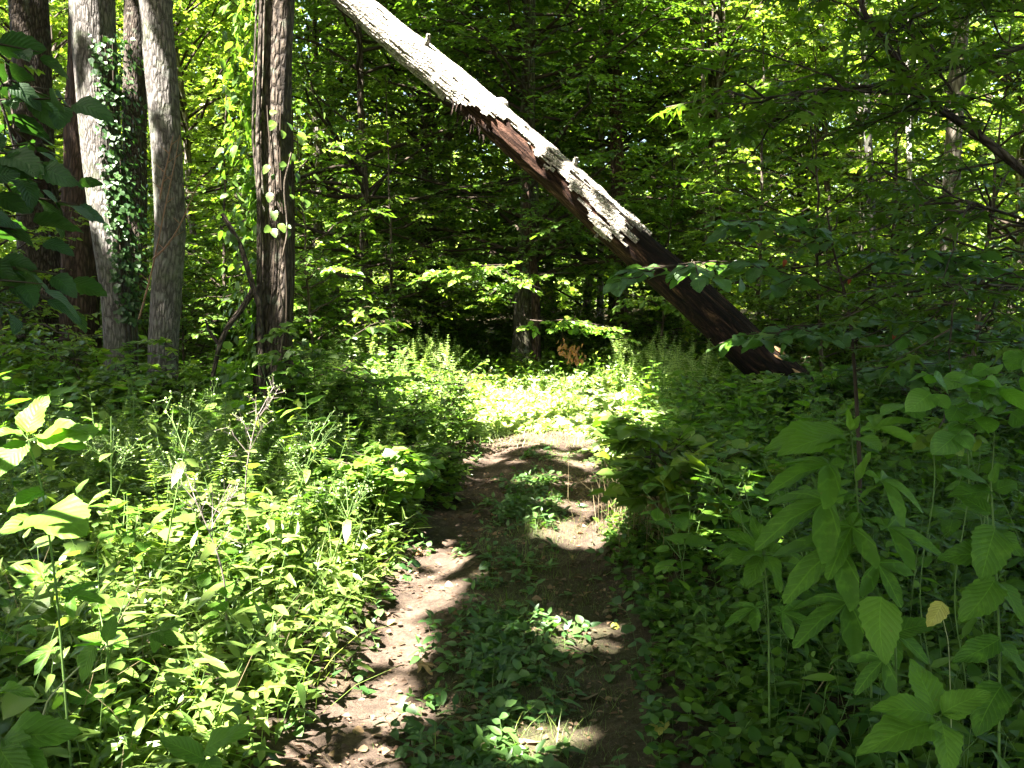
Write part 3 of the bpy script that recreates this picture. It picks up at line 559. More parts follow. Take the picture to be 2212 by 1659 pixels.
def canopy():
    rg = np.random.default_rng(77); zu = np.array([uv(p) for p, _ in ZONES]); zc = np.array([c for _, c in ZONES])
    lo, hi = zu.min(0) - 8.0, zu.max(0) + 7.0; area = np.prod(hi - lo); size = .27; LAI = 4.4; N = int(2.6 * area * LAI / (.55 * size * size * .36 * 2 * .78))
    c = rg.uniform(lo, hi, (N // 9, 2)); Q = (c[:, None] + rg.normal(0, .26, (len(c), 9, 2))).reshape(-1, 2); N = len(Q)
    W = np.full(N, 1e-3); A = np.full(N, .80e-3)
    for p, cv in zip(zu, zc):
        w = np.exp(-((Q - p) ** 2).sum(1) / (2 * .85 ** 2)); W += w; A += w * cv
    cov = A / W; cov = 1 - (1 - cov) * (1 + .9 * np.sin(Q[:, 0] * 2.9 + 2 * np.sin(Q[:, 1] * 1.3)) * np.sin(Q[:, 1] * 3.3 + 1.5 * np.sin(Q[:, 0] * 1.7)))
    for p, r, lv in HOLES:
        d = np.sqrt(((Q - p) ** 2).sum(1)) + rg.normal(0, .02, N); f = sstep(r * .9 + .06, r * 1.25 + .13, d); cov = np.minimum(cov, lv + (1 - lv) * f)
    keep = rg.random(N) < -np.log(1 - np.clip(cov, 0, .9875)) / LAI; Q = Q[keep]; N = len(Q)
    P0 = Q[:, :1] * E1 + Q[:, 1:] * E2; nz = np.repeat(rg.uniform(0, 4.5, N // 7 + 1), 7)[:N] + rg.uniform(0, .5, N)
    s = (7.6 + .42 * P0[:, 1] + nz - P0[:, 2]) / (SUN[2] - .42 * SUN[1]); P = P0 + s[:, None] * SUN; low = P[:, 2] < 7.6
    s2 = (7.6 + nz - P0[:, 2]) / SUN[2]; P = np.where(low[:, None], P0 + s2[:, None] * SUN, P)
    ctr = np.array([t[2][-3][:2] for t in TALL]); own = np.argmin(((P[:, None, :2] - ctr[None]) ** 2).sum(-1), 1)
    for i, (o, foot, C, r) in enumerate(TALL):
        q = P[own == i]
        if len(q) < 20: continue
        g = Geo(); k = len(q); az = rg.uniform(0, 6.28, k); d = np.stack([np.cos(az), np.sin(az), rg.normal(-.25, .25, k)], 1)
        g.leaves(T_LEAF, q - d * .14 - foot, d, np.array([-.12, -.12, 1]) + rg.normal(0, .3, (k, 3)), size * rg.uniform(.7, 1.3, k), rg.random(k)); g.obj('crown', M['leaf_mid'], o)
        nb = 0
        for e in q[rg.integers(0, k, 22)]:
            z = min(max(e[2] - rg.uniform(1, 4), 6.0), C[-1][2] - .3); s0 = np.array([np.interp(z, C[:, 2], C[:, j]) for j in range(3)]); mid = (s0 + e) / 2 + [0, 0, .6]
            tt = np.linspace(0, 1, 9)[:, None]; cu = (1 - tt) ** 2 * s0 + 2 * tt * (1 - tt) * mid + tt ** 2 * e
            cq = uv(cu)
            if any(np.any(((cq - hp) ** 2).sum(1) < (hr + .12) ** 2) for hp, hr, _ in HOLES): continue
            if np.any((cu[:, 2] < 2.6 + .36 * cu[:, 1])): continue
            w = Geo(); w.tube(cu - foot, np.linspace(.05, .008, 9), 5, 0, .5, False); w.obj('branch', M['twig'], o)
    print('canopy leaves', N)
canopy()

# creepers and vine stems on the left trunks
def creeper(label, name, tr, zr, pr, n, leaf, mat, tpl, seed, out=.10, cat='climbing plant'):
    o, C, r = tr; rg = np.random.default_rng(seed); foot = np.array(o.location); z = rg.uniform(*zr, n); c = np.stack([np.interp(z, C[:, 2], C[:, j]) for j in range(3)], 1); rr = np.interp(z, C[:, 2], r)
    th = rg.uniform(R(pr[0]), R(pr[1]), n); nv = np.stack([np.cos(th), np.sin(th), np.zeros(n)], 1); p = c + nv * (rr + rg.random(n) ** 2 * out + .01)[:, None]
    v = thing(name, label, cat, (C[0][0], C[0][1], float(foot[2]))); vo = np.array(v.location); g = Geo(); d = nv * .45 + rg.normal(0, .35, (n, 3)) + [0, 0, -.75]
    g.leaves(tpl, p - vo, d, nv + [0, 0, .5] + rg.normal(0, .3, (n, 3)), leaf * rg.uniform(.6, 1.25, n), rg.random(n) * .85); g.obj('leaves', mat, v)
    w = Geo(); 
    for q in range(5):
        a = R(rg.uniform(*pr)); zz = np.linspace(max(.0, foot[2]), zr[1], 24); cc = np.stack([np.interp(zz, C[:, 2], C[:, j]) for j in range(3)], 1); r2 = np.interp(zz, C[:, 2], r) + .012
        aa = a + .25 * np.sin(zz * 1.7 + q * 2); w.tube(cc + np.stack([np.cos(aa), np.sin(aa), 0 * aa], 1) * r2[:, None] - vo, .006, 5, 0, .5, False)
    w.obj('stems', M['twig'], v)
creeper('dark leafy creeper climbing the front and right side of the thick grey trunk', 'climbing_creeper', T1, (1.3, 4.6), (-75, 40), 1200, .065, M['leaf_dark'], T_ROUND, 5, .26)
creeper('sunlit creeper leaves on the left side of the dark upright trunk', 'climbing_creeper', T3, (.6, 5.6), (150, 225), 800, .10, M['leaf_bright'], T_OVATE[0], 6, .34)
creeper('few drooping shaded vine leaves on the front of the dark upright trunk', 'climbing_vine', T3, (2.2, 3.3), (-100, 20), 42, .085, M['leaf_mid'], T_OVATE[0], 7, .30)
def pix_tube(geo, pts, Y, rpx, base, k=8, n=40, rough=.06, seed=0, taper=.6):
    P = np.array([at(p[0], p[1], p[2] if len(p) > 2 else Y) for p in pts]); s = np.linspace(0, len(P) - 1, n); kk = np.arange(len(P)); C = np.stack([np.interp(s, kk, P[:, i]) for i in range(3)], 1)
    for _ in range(3): C[1:-1] = (C[:-2] + C[2:] + 2 * C[1:-1]) / 4
    geo.tube(C - base, np.linspace(1, taper, n) * rpx * (Y / F), k, 0, .5, True, rough, seed); return C
def vine_stem(label, runs, Y, name='woody_vine', mat=None, cat='vine'):
    b = at(runs[0][0][0][0], runs[0][0][0][1], Y); o = None; g = Geo()
    for i, (pts, rp) in enumerate(runs): pix_tube(g, pts, Y, rp, b, seed=i)
    o = g.obj(name, mat or M['bark_dark']); o.location = b; return tag(o, label, cat)
vine_stem('thick shaggy vine stem running up the left edge of the dark trunk', [([(572, 860), (562, 740), (560, 600), (561, 450), (556, 300), (560, 150), (566, -60)], 7), ([(558, 420), (546, 300), (549, 160), (556, -40)], 3.5)], 8.3)
vine_stem('crooked bare vine forking left of the dark trunk', [([(560, 660), (541, 600), (520, 530), (497, 490), (480, 462)], 7), ([(548, 625), (524, 665), (492, 705), (474, 745), (462, 800), (455, 850)], 7), ([(474, 745), (452, 715), (444, 690)], 4)], 8.2)
vine_stem('thin pale vine looping on the front of the dark trunk', [([(630, 330), (612, 400), (622, 500), (600, 600), (618, 690), (600, 790)], 2.0)], 8.15, mat=M['bark_mid'])
def bare_canes():
    for lab, pts, Y in (('long reddish bare cane arching in front of the bent grey trunk', [(300, 690), (322, 610), (338, 540), (352, 470), (365, 410), (378, 350), (388, 292)], 9.5), ('reddish bare cane leaning right beside the bent grey trunk', [(330, 560), (358, 535), (385, 495), (405, 450), (425, 405), (437, 378)], 9.4), ('short reddish cane above the fork of the longer cane', [(345, 430), (352, 390), (364, 340), (374, 293)], 9.6)):
        b = at(*pts[0], Y); g = Geo(); C = pix_tube(g, pts, Y, 2.2, b, 5, 30, 0, 0, .35); rg = np.random.default_rng(len(pts))
        for i in range(5, 29, 4): d = unit(C[i] - C[i - 2]); s = (1 if i % 8 == 1 else -1); e = C[i] + (d * .5 + np.array([s, 0, .3])) * rg.uniform(.06, .14); g.twigs([C[i] - b], [e - b], .006, .003)
        o = g.obj('bare_cane', M['twig_red']); o.location = b; tag(o, lab, 'cane')
bare_canes()
def torn_patch():
    o, C, r = T5; P = at(64, 330, 13.55); g = Geo(); rg = np.random.default_rng(8)
    for i in range(26):
        c = P + np.array([rg.normal(0, .10) + .12 * (i / 26), -.02 * rg.random(), .42 - .9 * i / 26]); g.leaves(T_BROAD[0], [c - np.array(o.location)], [rg.normal(.2, .3), -.3, -1], [rg.normal(0, .4), -1, .1], rg.uniform(.15, .32), rg.random(), 0, .8)
    g.obj('torn_bark', M['bark_red'], o)
torn_patch()

# ================================================================== FOREST BEHIND
def fplace(px, Y): return tuple(gp(px, Y))
# centre: layered dark understory trees
c1 = gen_tree(101, 11.5, .23, 1.5, 5.0, 88, T_LEAF, .112, 1.1, .10, 16, (.03, 0), 'flat', (.0, .7), .10, .2)
c2 = gen_tree(102, 9.0, .10, .8, 3.4, 46, T_LEAF, .095, 1.0, .12, 15, (-.02, .02), 'round', (.05, .8), .10, .22)
TC = put_tree(c1, M['bark_moss'], M['leaf_mid'], 'broad dark understory tree with layered sprays and mossy forked trunk, behind the leaning log', 'tree', fplace(1128, 17.5), .4, 1., name='beech_tree')
g = Geo(); C = pix_tube(g, [(1160, 830), (1158, 700), (1156, 600), (1140, 500), (1136, 380)], 17.2, 10, np.array(TC.location), 12, 40, .06, 5, .8)
o = g.obj('second_stem', M['bark_red']); o.parent = TC; o.matrix_parent_inverse = TC.matrix_basis.inverted(); o.location = TC.location
put_tree(c2, M['bark_mid'], M['leaf_mid'], 'dark bushy understory tree filling the gap right of the vine-clad dark trunk', 'tree', fplace(800, 17), 0, 1.05, name='understory_tree')
dup(TC, fplace(940, 21), 2.1, .95, 'dark layered understory tree left of the mossy forked trunk, standing farther back'); dup(TC, fplace(1330, 22), 4.0, .95, 'dark layered understory tree right of the mossy forked trunk, behind the leaning log')
# prototypes for the rest
m1 = gen_tree(111, 13.5, .15, 1.6, 3.8, 58, T_LEAF, .15, 1.0, .30, 15, (.01, .0), 'round', (.1, 1.0), .5, .6)
m2 = gen_tree(112, 12.0, .11, .8, 3.2, 54, T_LEAF, .14, 1.0, .35, 15, (-.03, .02), 'round', (.1, 1.0), .55, .6)
m3 = gen_tree(113, 15.0, .19, 2.4, 4.4, 60, T_MAPLE_LO, .20, .95, .30, 12, (.02, .01), 'round', (.1, 1.0), .5, .55)
s1 = gen_tree(121, 5.2, .04, .5, 1.7, 30, T_LEAF, .10, 1.1, .15, 10, (.05, .03), 'cone', (.1, .95), k=7)
s2 = gen_tree(122, 4.2, .03, .4, 1.5, 26, T_LEAF, .11, 1.1, .2, 9, (-.06, .03), 'round', (.2, 1.0), k=7)
def reg(parts, bark, leafm, name, label, cat, px, Y, rz, sc=1., group=None): return put_tree(parts, bark, leafm, label, cat, fplace(px, Y), rz, sc, group, name)
PR = {}
PR['m1'] = reg(m1, M['bark_far'], M['leaf_far'], 'forest_tree', 'bright green tree with slender sunlit trunk, right of the tall dark trunk', 'tree', 1720, 24, .3)
PR['m2'] = reg(m2, M['bark_far'], M['leaf_far'], 'forest_tree', 'bright leafy tree in full sun, seen between the bent grey trunk and the vine-clad trunk', 'tree', 455, 21, 1.1)
PR['m3'] = reg(m3, M['bark_far'], M['leaf_far'], 'forest_tree', 'tall pale-trunked tree in sun near the right edge of the view', 'tree', 1962, 24, 2.0, .95)
FAR = [('m2', 1530, 20.5, 2.2, .95, 'thin sunlit tree touching the tall dark trunk on its left'), ('m1', 2180, 20, 4.0, .9, 'leafy tree at the right edge behind the long dark limbs'),
       ('m1', 700, 25, 1.9, 1.0, 'leafy tree beyond the dark understory trees, its crown against the sky gaps'), ('m3', 960, 27, .5, 1.0, 'tall tree whose dark crown stands behind the top of the leaning log'),
       ('m2', 1260, 25, 3.0, 1.1, 'leafy tree behind the middle of the leaning log'), ('m3', 120, 22, 5.0, .85, 'leafy tree filling the gaps around the far left trunks'),
       ('m1', 290, 27, .0, 1.0, 'sunlit tree seen in the gap between the two pale grey trunks'), ('m2', 1850, 20, 5.2, .8, 'small bright tree with a shaded trunk, left of the tall pale tree'), ('m1', 1420, 30, 2.7, 1.05, 'far sunlit tree just above the lower half of the leaning log')]
for k, px, Y, rz, sc, lab in FAR: dup(PR[k], fplace(px, Y), rz, sc, lab)
rg = np.random.default_rng(9); n = 0
for Y in (29, 34, 40, 47):
    for px in np.arange(-150, 2400, 330):
        k = ('m1', 'm2', 'm3')[n % 3]; n += 1
        dup(PR[k], fplace(px + rg.uniform(-120, 120), Y + rg.uniform(-2, 2)), rg.uniform(0, 6.3), rg.uniform(.95, 1.35), 'sunlit tree deep in the forest behind the nearer trees', 'trees deep in the forest')
for i, a in enumerate((-150, -118, -95, -74, -55, 52, 70, 88, 108, 130, 155, 178, -172, 62, -64)):  # unseen ring of trees, added to block sky light around the camera
    d = 13.5 + 3.5 * (i % 3) + (5 if i > 12 else 0); x, y = d * math.sin(R(a)), d * math.cos(R(a)); dup(PR[('m1', 'm3', 'm2')[i % 3]], (x, y, float(ground_z(x, y))), i * 1.3, 1.1, 'unseen tree added outside the frame to darken the trail', 'trees added beyond the edges of the view')
# a shaded layer of small saplings and shrubs under the trees
PR['s1'] = reg(s1, M['bark_mid'], M['leaf_far'], 'sapling', 'slim bright green sapling left of the vine-clad dark trunk', 'sapling', 470, 14.5, 0, .9)
PR['s2'] = reg(s2, M['bark_mid'], M['leaf_mid'], 'sapling', 'bushy sapling in shade just right of the vine-clad dark trunk', 'sapling', 690, 13, 1, .95)
for k, px, Y, rz, sc, lab in (('s1', 860, 15.5, 2, 1.0, 'sapling left of the mossy forked trunk under its lowest sprays'), ('s2', 1420, 17, 3, 1.0, 'sapling under the middle of the leaning log'), ('s1', 1640, 15, 4, 1.1, 'slim sapling just above the foot of the leaning log'),
    ('s2', 1780, 13, .5, 1.15, 'bushy sapling behind the foot of the leaning log'), ('s1', 1930, 14, 1.4, 1.2, 'sapling in front of the tall pale-trunked tree'), ('s2', 2090, 12, 2.4, 1.2, 'dark bushy sapling near the right edge below the long limbs'), ('s2', 400, 13, 5.5, .6, 'low sunlit sapling at the foot of the bent grey trunk'), ('s1', 30, 12, 3.3, 1.0, 'shaded sapling at the far left edge beside the broken trunk')):
    dup(PR[k], fplace(px, Y), rz, sc, lab)
sh = [gen_shrub(131, 2.0, 7, .55, T_LEAF, .085, 9), gen_shrub(132, 1.5, 8, .75, T_ROUND, .085, 8), gen_shrub(133, 2.5, 6, .45, T_LEAF, .095, 9)]
SH = []
for i, (w, f) in enumerate(sh):
    o = thing('understory_shrub', 'leafy shrub of the dim forest understory', 'shrub', fplace((150, 1250, 2000)[i], (16, 19, 16)[i]), i, 'shrubs of the shaded forest understory'); w.obj('stems', M['twig'], o); f.obj('foliage', M['leaf_mid'], o); SH.append(o)
rg = np.random.default_rng(10)
for Y in (13.5, 15, 16.5, 18.5, 21, 24, 28):
    for px in np.arange(-120, 2350, 215 if Y < 20 else 260):
        if Y < 18 and 900 < px < 1500: continue
        p = px + rg.uniform(-80, 80)
        dup(SH[rg.integers(3)], fplace(p, Y + rg.uniform(-.8, .8)), rg.uniform(0, 6.3), rg.uniform(.75, 1.25))
for px, Y, sc in ((930, 17.2, .55), (1010, 18.5, .7), (1200, 18.2, .6), (1300, 17.4, .6), (1400, 16.5, .6), (1060, 20.5, .9), (1240, 21, .9), (880, 19.5, .9), (1350, 20.5, .9), (1120, 23, 1.1), (980, 24, 1.1)): dup(SH[rg.integers(3)], fplace(px, Y), rg.uniform(0, 6.3), sc)
# far woodland beyond the single trees
def far_wood():
    g = Geo(); rg = np.random.default_rng(14); n = 46000; ang = rg.uniform(-.75, .75, n); d = rg.uniform(54, 80, n); k = rg.integers(0, 260, n); cx = rg.uniform(-.75, .75, 260); cz = rg.uniform(0, 1, 260) ** 1.6 * 18; cd = rg.uniform(55, 78, 260)
    ang = cx[k] + rg.normal(0, .034, n); d = cd[k] + rg.normal(0, 1.6, n); z = np.abs(cz[k] + rg.normal(0, 1.5, n))
    P = np.stack([np.sin(ang) * d, np.cos(ang) * d, z], 1); D = unit(rg.normal(0, 1, (n, 3)) + [0, 0, -.3]); g.leaves(T_LEAF, P, D, rg.normal(0, .6, (n, 3)) + [0, -.3, 1], rg.uniform(.45, .95, n), np.clip(rg.uniform(.1, 1, 260)[k] + rg.normal(0, .1, n), 0, 1))
    tag(g.obj('far_woodland', M['leaf_far']), 'far-off mass of sunlit forest beyond the single trees', 'woodland', kind='stuff')
far_wood()

# ================================================================== GROUND COVER (nobody could count it)
def sprigs(st, fo, rg, P, H, nl, size, tpl, lean=.25, el=.35, rstem=.0016, tint=(.1, .9), opp=False, lo=.15, droop=.3, sj=.45):
    """many small leafy stems at once"""
    P = np.asarray(P, float); k = len(P)
    if k == 0: return
    H = np.broadcast_to(H, (k,)); az = rg.uniform(0, 6.283, k); ln = lean * rg.uniform(.2, 1.6, k)
    top = P + np.stack([np.cos(az) * ln * H, np.sin(az) * ln * H, H], 1); mid = (P + top) / 2 - np.stack([np.cos(az), np.sin(az), 0 * az], 1) * (ln * H * .16)[:, None]
    if st is not None: st.twigs(P, mid, rstem, rstem * .8); st.twigs(mid, top, rstem * .8, rstem * .5)
    s = np.linspace(lo, 1, nl)[None, :, None]
    C = (1 - s) ** 2 * P[:, None] + 2 * s * (1 - s) * (mid * 2 - (P + top) / 2)[:, None] + s ** 2 * top[:, None]
    a0 = rg.uniform(0, 6.283, k)[:, None]; i = np.arange(nl)[None]
    a = a0 + (((i // 2) * 1.57 + (i % 2) * math.pi) if opp else i * 2.6) + rg.normal(0, .35, (k, nl))
    e = el + rg.normal(0, .28, (k, nl)) - droop * (1 - s[..., 0]) * .5 + .5 * (i == nl - 1)
    D = np.stack([np.cos(a) * np.cos(e), np.sin(a) * np.cos(e), np.sin(e)], -1); N = np.array([0, 0, 1.]) + rg.normal(0, .3, D.shape)
    sz = size * rg.uniform(1 - sj, 1 + sj, (k, nl)) * (.7 + .5 * np.sin(math.pi * np.clip(s[..., 0], .1, .9)))
    tn = np.clip(rg.uniform(*tint, (k, 1)) + rg.normal(0, .1, (k, nl)), 0, 1)
    fo.leaves(tpl, C.reshape(-1, 3), D.reshape(-1, 3), N.reshape(-1, 3), sz.ravel(), tn.ravel())
def scatter(rg, n, x0, x1, y0, y1, keep, near=True):
    """random ground points; keep(x, y, d) gives the chance, d = sideways distance from the trail's centre"""
    x = rg.uniform(x0, x1, n); y = y0 + (y1 - y0) * rg.random(n) ** (1.25 if near else 1); ok = (np.abs(x) < .68 * y + .7) & (rg.random(n) < keep(x, y, x - trail_x(y))); x, y = x[ok], y[ok]
    return np.stack([x, y, ground_z(x, y)], 1)
def clump(x, y, f=1., s=0): return np.clip(.5 + .6 * np.sin(x * 2.1 * f + s + 1.8 * np.sin(y * 1.3 * f + s)) * np.sin(y * 1.9 * f + 2 * s + 1.5 * np.sin(x * 1.1 * f)), 0, 1)
def stuff(name, label, cat, parts):
    o = None
    for g, m in parts:
        if o is None: ms = [q[1] for q in parts]; G = Geo(); 
        for q in g.M: q[:] = ms.index(m)
        G.V += g.V; G.L += [l + G.n for l in g.L]; G.C += g.C; G.M += g.M; G.T += g.T; G.A += g.A; G.SM += g.SM; G.n += g.n; o = 1
    return tag(G.obj(name, ms), label, cat, kind='stuff')
def ground_cover():
    rg = np.random.default_rng(200)
    # left bank: narrow leaved grass-like weeds, knee high
    a, b = Geo(), Geo()
    P = scatter(rg, 9000, -4.6, -.2, 1.5, 8.5, lambda x, y, d: sstep(-.58, -.85, d) * (.35 + .65 * clump(x, y, 1, 1))); H = rg.uniform(.18, .46, len(P)) * (.55 + .45 * sstep(-.6, -1.6, P[:, 0] - trail_x(P[:, 1]))) * (.6 + .7 * clump(P[:, 0], P[:, 1], .8, 6))
    n_ = P[:, 1] < 4.6; sprigs(a, b, rg, P[n_], H[n_], 9, .085, T_MIDL, .45, .25, .0015, (.1, 1.0)); sprigs(a, b, rg, P[~n_], H[~n_], 9, .085, T_LANCE, .45, .25, .0015, (.1, 1.0))
    P = scatter(rg, 700, -4.6, -.3, 1.6, 8, lambda x, y, d: sstep(-.8, -1.2, d) * clump(x, y, .9, 8)); sprigs(a, b, rg, P, rg.uniform(.25, .6, len(P)), 7, .10, T_MIDO, .35, .2, .002, (.3, 1.0), True)
    P = scatter(rg, 3000, -4.6, -.3, 1.6, 9, lambda x, y, d: sstep(-.62, -.95, d) * clump(x, y, 1.3, 4)); sprigs(a, b, rg, P, rg.uniform(.1, .32, len(P)), 7, .05, T_MIDO, .3, .2, .0014, (.0, .8), True)
    stuff('stiltgrass', 'dense knee-high narrow-leaved grass covering the sunny left bank', 'grass', [(b, M['leaf_lance']), (a, M['stem'])])
    # right bank: low round-leaved cover
    a, b = Geo(), Geo()
    P = scatter(rg, 15000, .2, 4.8, 1.5, 9, lambda x, y, d: sstep(.58, .86, d) * (.45 + .55 * clump(x, y, 1.2, 7))); sprigs(a, b, rg, P, rg.uniform(.06, .26, len(P)) * (.6 + .6 * sstep(.8, 1.8, P[:, 0] - trail_x(P[:, 1]))), 6, .047, T_MIDO, .35, .15, .0013, (.0, .9), True)
    P = scatter(rg, 2600, .3, 4.8, 1.5, 9, lambda x, y, d: sstep(.8, 1.2, d) * clump(x, y, 1.1, 2)); sprigs(a, b, rg, P, rg.uniform(.15, .45, len(P)), 7, .085, T_MIDL, .35, .25, .0014, (.0, .7))
    stuff('ground_ivy', 'low round-leaved ground cover on the shaded right bank', 'ground cover', [(b, M['leaf_cover']), (a, M['stem'])])
    # both banks further off: mixed undergrowth
    a, b = Geo(), Geo()
    P = scatter(rg, 11000, -9, 9.5, 7, 17, lambda x, y, d: np.maximum(sstep(.65, 1.0, np.abs(d)), sstep(11.4, 12.6, y)) * (1 - .92 * np.exp(-((x - .1) / 1.6) ** 4 - ((y - 12.3) / 2.2) ** 4)) * (.35 + .65 * clump(x, y, .8, 3)), False); H = rg.uniform(.15, .62, len(P))
    sprigs(a, b, rg, P, H, 8, .085, T_LEAF, .3, .2, .0022, (.1, 1.0), True)
    P = scatter(rg, 3500, -11, 11, 15, 26, lambda x, y, d: clump(x, y, .7, 3), False); sprigs(None, b, rg, P, rg.uniform(.15, .6, len(P)), 7, .12, T_LEAF, .3, .2, .002, (.0, .8), True)
    stuff('undergrowth', 'mixed leafy undergrowth on the forest floor beyond both banks', 'undergrowth', [(b, M['leaf_mid']), (a, M['stem'])])
    # the trail itself: leafy weeds on the middle strip and patches of short grass
    a, b = Geo(), Geo()
    mid = lambda x, y, d: np.exp(-((d - .04) / .21) ** 2) * np.clip(.45 + .45 * np.sin(y * 1.9 + .9) + .35 * np.sin(y * 5 + x * 4), .08, 1)
    P = scatter(rg, 4600, -.9, 1.2, 2.4, 9.5, mid); sprigs(a, b, rg, P, rg.uniform(.02, .11, len(P)) * (.5 + clump(P[:, 0], P[:, 1], 2, 3)), 6, .054, T_MIDW, .7, .2, .0014, (.05, .75))
    P = scatter(rg, 1300, -.9, 1.2, 2.4, 9.5, mid); sprigs(a, b, rg, P, rg.uniform(.02, .10, len(P)), 5, .05, T_MIDO, .5, .15, .0013, (.1, .8))
    P = scatter(rg, 700, -1.2, 1.6, 2.4, 10, lambda x, y, d: sstep(.45, .66, np.abs(d)) * sstep(.95, .7, np.abs(d))); sprigs(a, b, rg, P, rg.uniform(.03, .12, len(P)), 5, .045, T_MIDO, .5, .15, .0013, (.1, .8))
    stuff('trail_weeds', 'leafy low weeds growing along the middle strip of the trail', 'weeds', [(b, M['leaf_broadlo']), (a, M['stem'])])
    b = Geo(); 
    def blades(P, l, w, el, tint): 
        k = len(P); az = rg.uniform(0, 6.283, k); e = el + rg.normal(0, .3, k); D = np.stack([np.cos(az) * np.cos(e), np.sin(az) * np.cos(e), np.sin(e)], 1); b.leaves(T_BLADE, P, D, np.stack([-np.cos(az), -np.sin(az), .6 + 0 * az], 1), l * rg.uniform(.5, 1.4, k), np.clip(rg.uniform(*tint, k), 0, 1), 0, w)
    P = scatter(rg, 90000, -1.0, 1.3, 2.3, 9.5, lambda x, y, d: np.clip(np.exp(-((d - .18) / .30) ** 2) * (.2 + .9 * clump(x, y, 3, 5)) + .22 * (d > .0) * clump(x, y, 2.2, 1), 0, 1) * sstep(.75, .6, np.abs(d))); blades(P, .042, .36, .8, (.1, .9))
    P = scatter(rg, 500, -.6, 1.0, 2.4, 7.5, lambda x, y, d: np.exp(-((d - .1) / .2) ** 2)); Q = np.repeat(P, 7, 0) + rg.normal(0, .012, (len(P) * 7, 3)) * [1, 1, 0]; blades(Q, .12, .28, .9, (.3, 1))
    P = scatter(rg, 5000, -4, -.4, 1.8, 7, lambda x, y, d: sstep(-.6, -.9, d) * clump(x, y, 1.5, 9)); blades(P, .34, .16, 1.0, (.3, 1))
    tag(b.obj('grass', M['grass']), 'short thin grass on the trail and loose long blades on the banks', 'grass', kind='stuff')
    b = Geo(); P = scatter(rg, 1500, .2, 1.6, 2.4, 6.5, lambda x, y, d: np.exp(-((d - .68) / .13) ** 2) * clump(x, y, 1.6, 2)); P[:, 2] += rg.uniform(.01, .05, len(P)); blades(P, .2, .10, .08, (0, 1))
    P = scatter(rg, 900, -1.3, .2, 2.4, 6.5, lambda x, y, d: np.exp(-((d + .62) / .12) ** 2) * .5); P[:, 2] += .015; blades(P, .12, .12, .05, (0, 1))
    P = scatter(rg, 1100, -4.2, -.4, 2.2, 8, lambda x, y, d: sstep(-.7, -1.0, d) * clump(x, y, 1.7, 5)); blades(P, .5, .07, 1.0, (0, .9))
    P = scatter(rg, 2600, -1.0, 1.2, 2.4, 10, lambda x, y, d: sstep(.75, .5, np.abs(d)) * .7); P[:, 2] += .016; blades(P, .07, .14, .05, (0, .8))
    k = 900; P = np.stack([rg.normal(1.02, .17, k), rg.normal(6.2, .38, k), np.zeros(k)], 1); P[:, 2] = ground_z(P[:, 0], P[:, 1]); blades(P, .46, .10, 1.25, (0, .9))
    tag(b.obj('dry_grass', M['straw']), 'dry straw-coloured grass along the right edge of the trail', 'dry grass', kind='stuff')
    b = Geo(); P = scatter(rg, 9000, -1.6, 2.2, 9.6, 15, lambda x, y, d: .35 + .65 * clump(x, y, 2, 2), False); blades(P, .14, .3, .8, (.2, 1)); Q = scatter(rg, 5200, -2.2, 2.2, 10.0, 15.2, lambda x, y, d: np.clip(np.exp(-((x - .1) / 1.7) ** 4) * np.maximum(sstep(.55, .8, np.abs(d)), sstep(10.3, 11.2, y)), 0, 1), False); H = rg.uniform(.06, .34, len(Q)) * (.35 + .65 * np.maximum(sstep(10.3, 13, Q[:, 1]), sstep(.6, 1.3, np.abs(Q[:, 0] - trail_x(Q[:, 1]))))); sprigs(None, b, rg, Q, H, 8, .07, T_LEAF, .35, .3, .0015, (.1, 1), True); tag(b.obj('sunlit_grass', M['leaf_sunlit']), 'short grass and weeds with sun glare in their colour at the end of the trail', 'grass', kind='stuff')  # colour lightened to read as blown-out sun at the trail's end
    b = Geo(); P = scatter(rg, 5200, -10, 10, 2, 24, lambda x, y, d: np.where(np.abs(d) < .75, .30 * (y < 15), .8), False); P[:, 2] += .012; k = len(P); az = rg.uniform(0, 6.28, k)
    P2 = scatter(rg, 11000, -1, 1.3, 2.4, 12, lambda x, y, d: sstep(.8, .55, np.abs(d)) * (.3 + .7 * clump(x, y, 3, 1))); P2[:, 2] += .018; k2 = len(P2); a2 = rg.uniform(0, 6.28, k2)
    b.leaves(T_LEAF, P2, np.stack([np.cos(a2), np.sin(a2), rg.normal(.05, .15, k2)], 1), np.array([0, 0, 1]) + rg.normal(0, .35, (k2, 3)), rg.uniform(.1, 1, k2) ** 2.4 * .036 + .007, rg.random(k2))
    b.leaves(T_LEAF, P, np.stack([np.cos(az), np.sin(az), rg.normal(.0, .1, k)], 1), np.array([0, 0, 1]) + rg.normal(0, .25, (k, 3)), rg.uniform(.02, .075, k), rg.random(k)); 
    tag(b.obj('leaf_litter', M['dead']), 'scattered small brown leaf litter on the earth', 'leaf litter', kind='stuff')
T_MIDO = T_grid(ov(.40), 4, .05, .22, 0, .02); T_MIDL = T_grid(ov(.14, .32), 4, .06, .3, 0, .01); T_MIDW = T_grid(ov(.22, .33), 4, .06, .25, 0, .015)
T_OVS = [T_grid(ov(.36), 8, .05, dr, 0, .02, tw) for dr, tw in ((.22, 0), (.40, .6), (.10, -.6))]
T_BLADE = (np.array([(-.03, 0, 0), (.03, 0, 0), (.024, .5, .02), (-.024, .5, .02), (0, 1, -.12)], float), np.array([0, 1, 2, 3, 3, 2, 4]), np.array([4, 3]), np.zeros((5, 3)), False)
T_LANCEW = T_low(.23, .05, .2, .33)
M['leaf_broadlo'] = leaf_mat('trail weed leaf', (.020, .060, .012), (.075, .145, .028), .36, .5)
ground_cover()

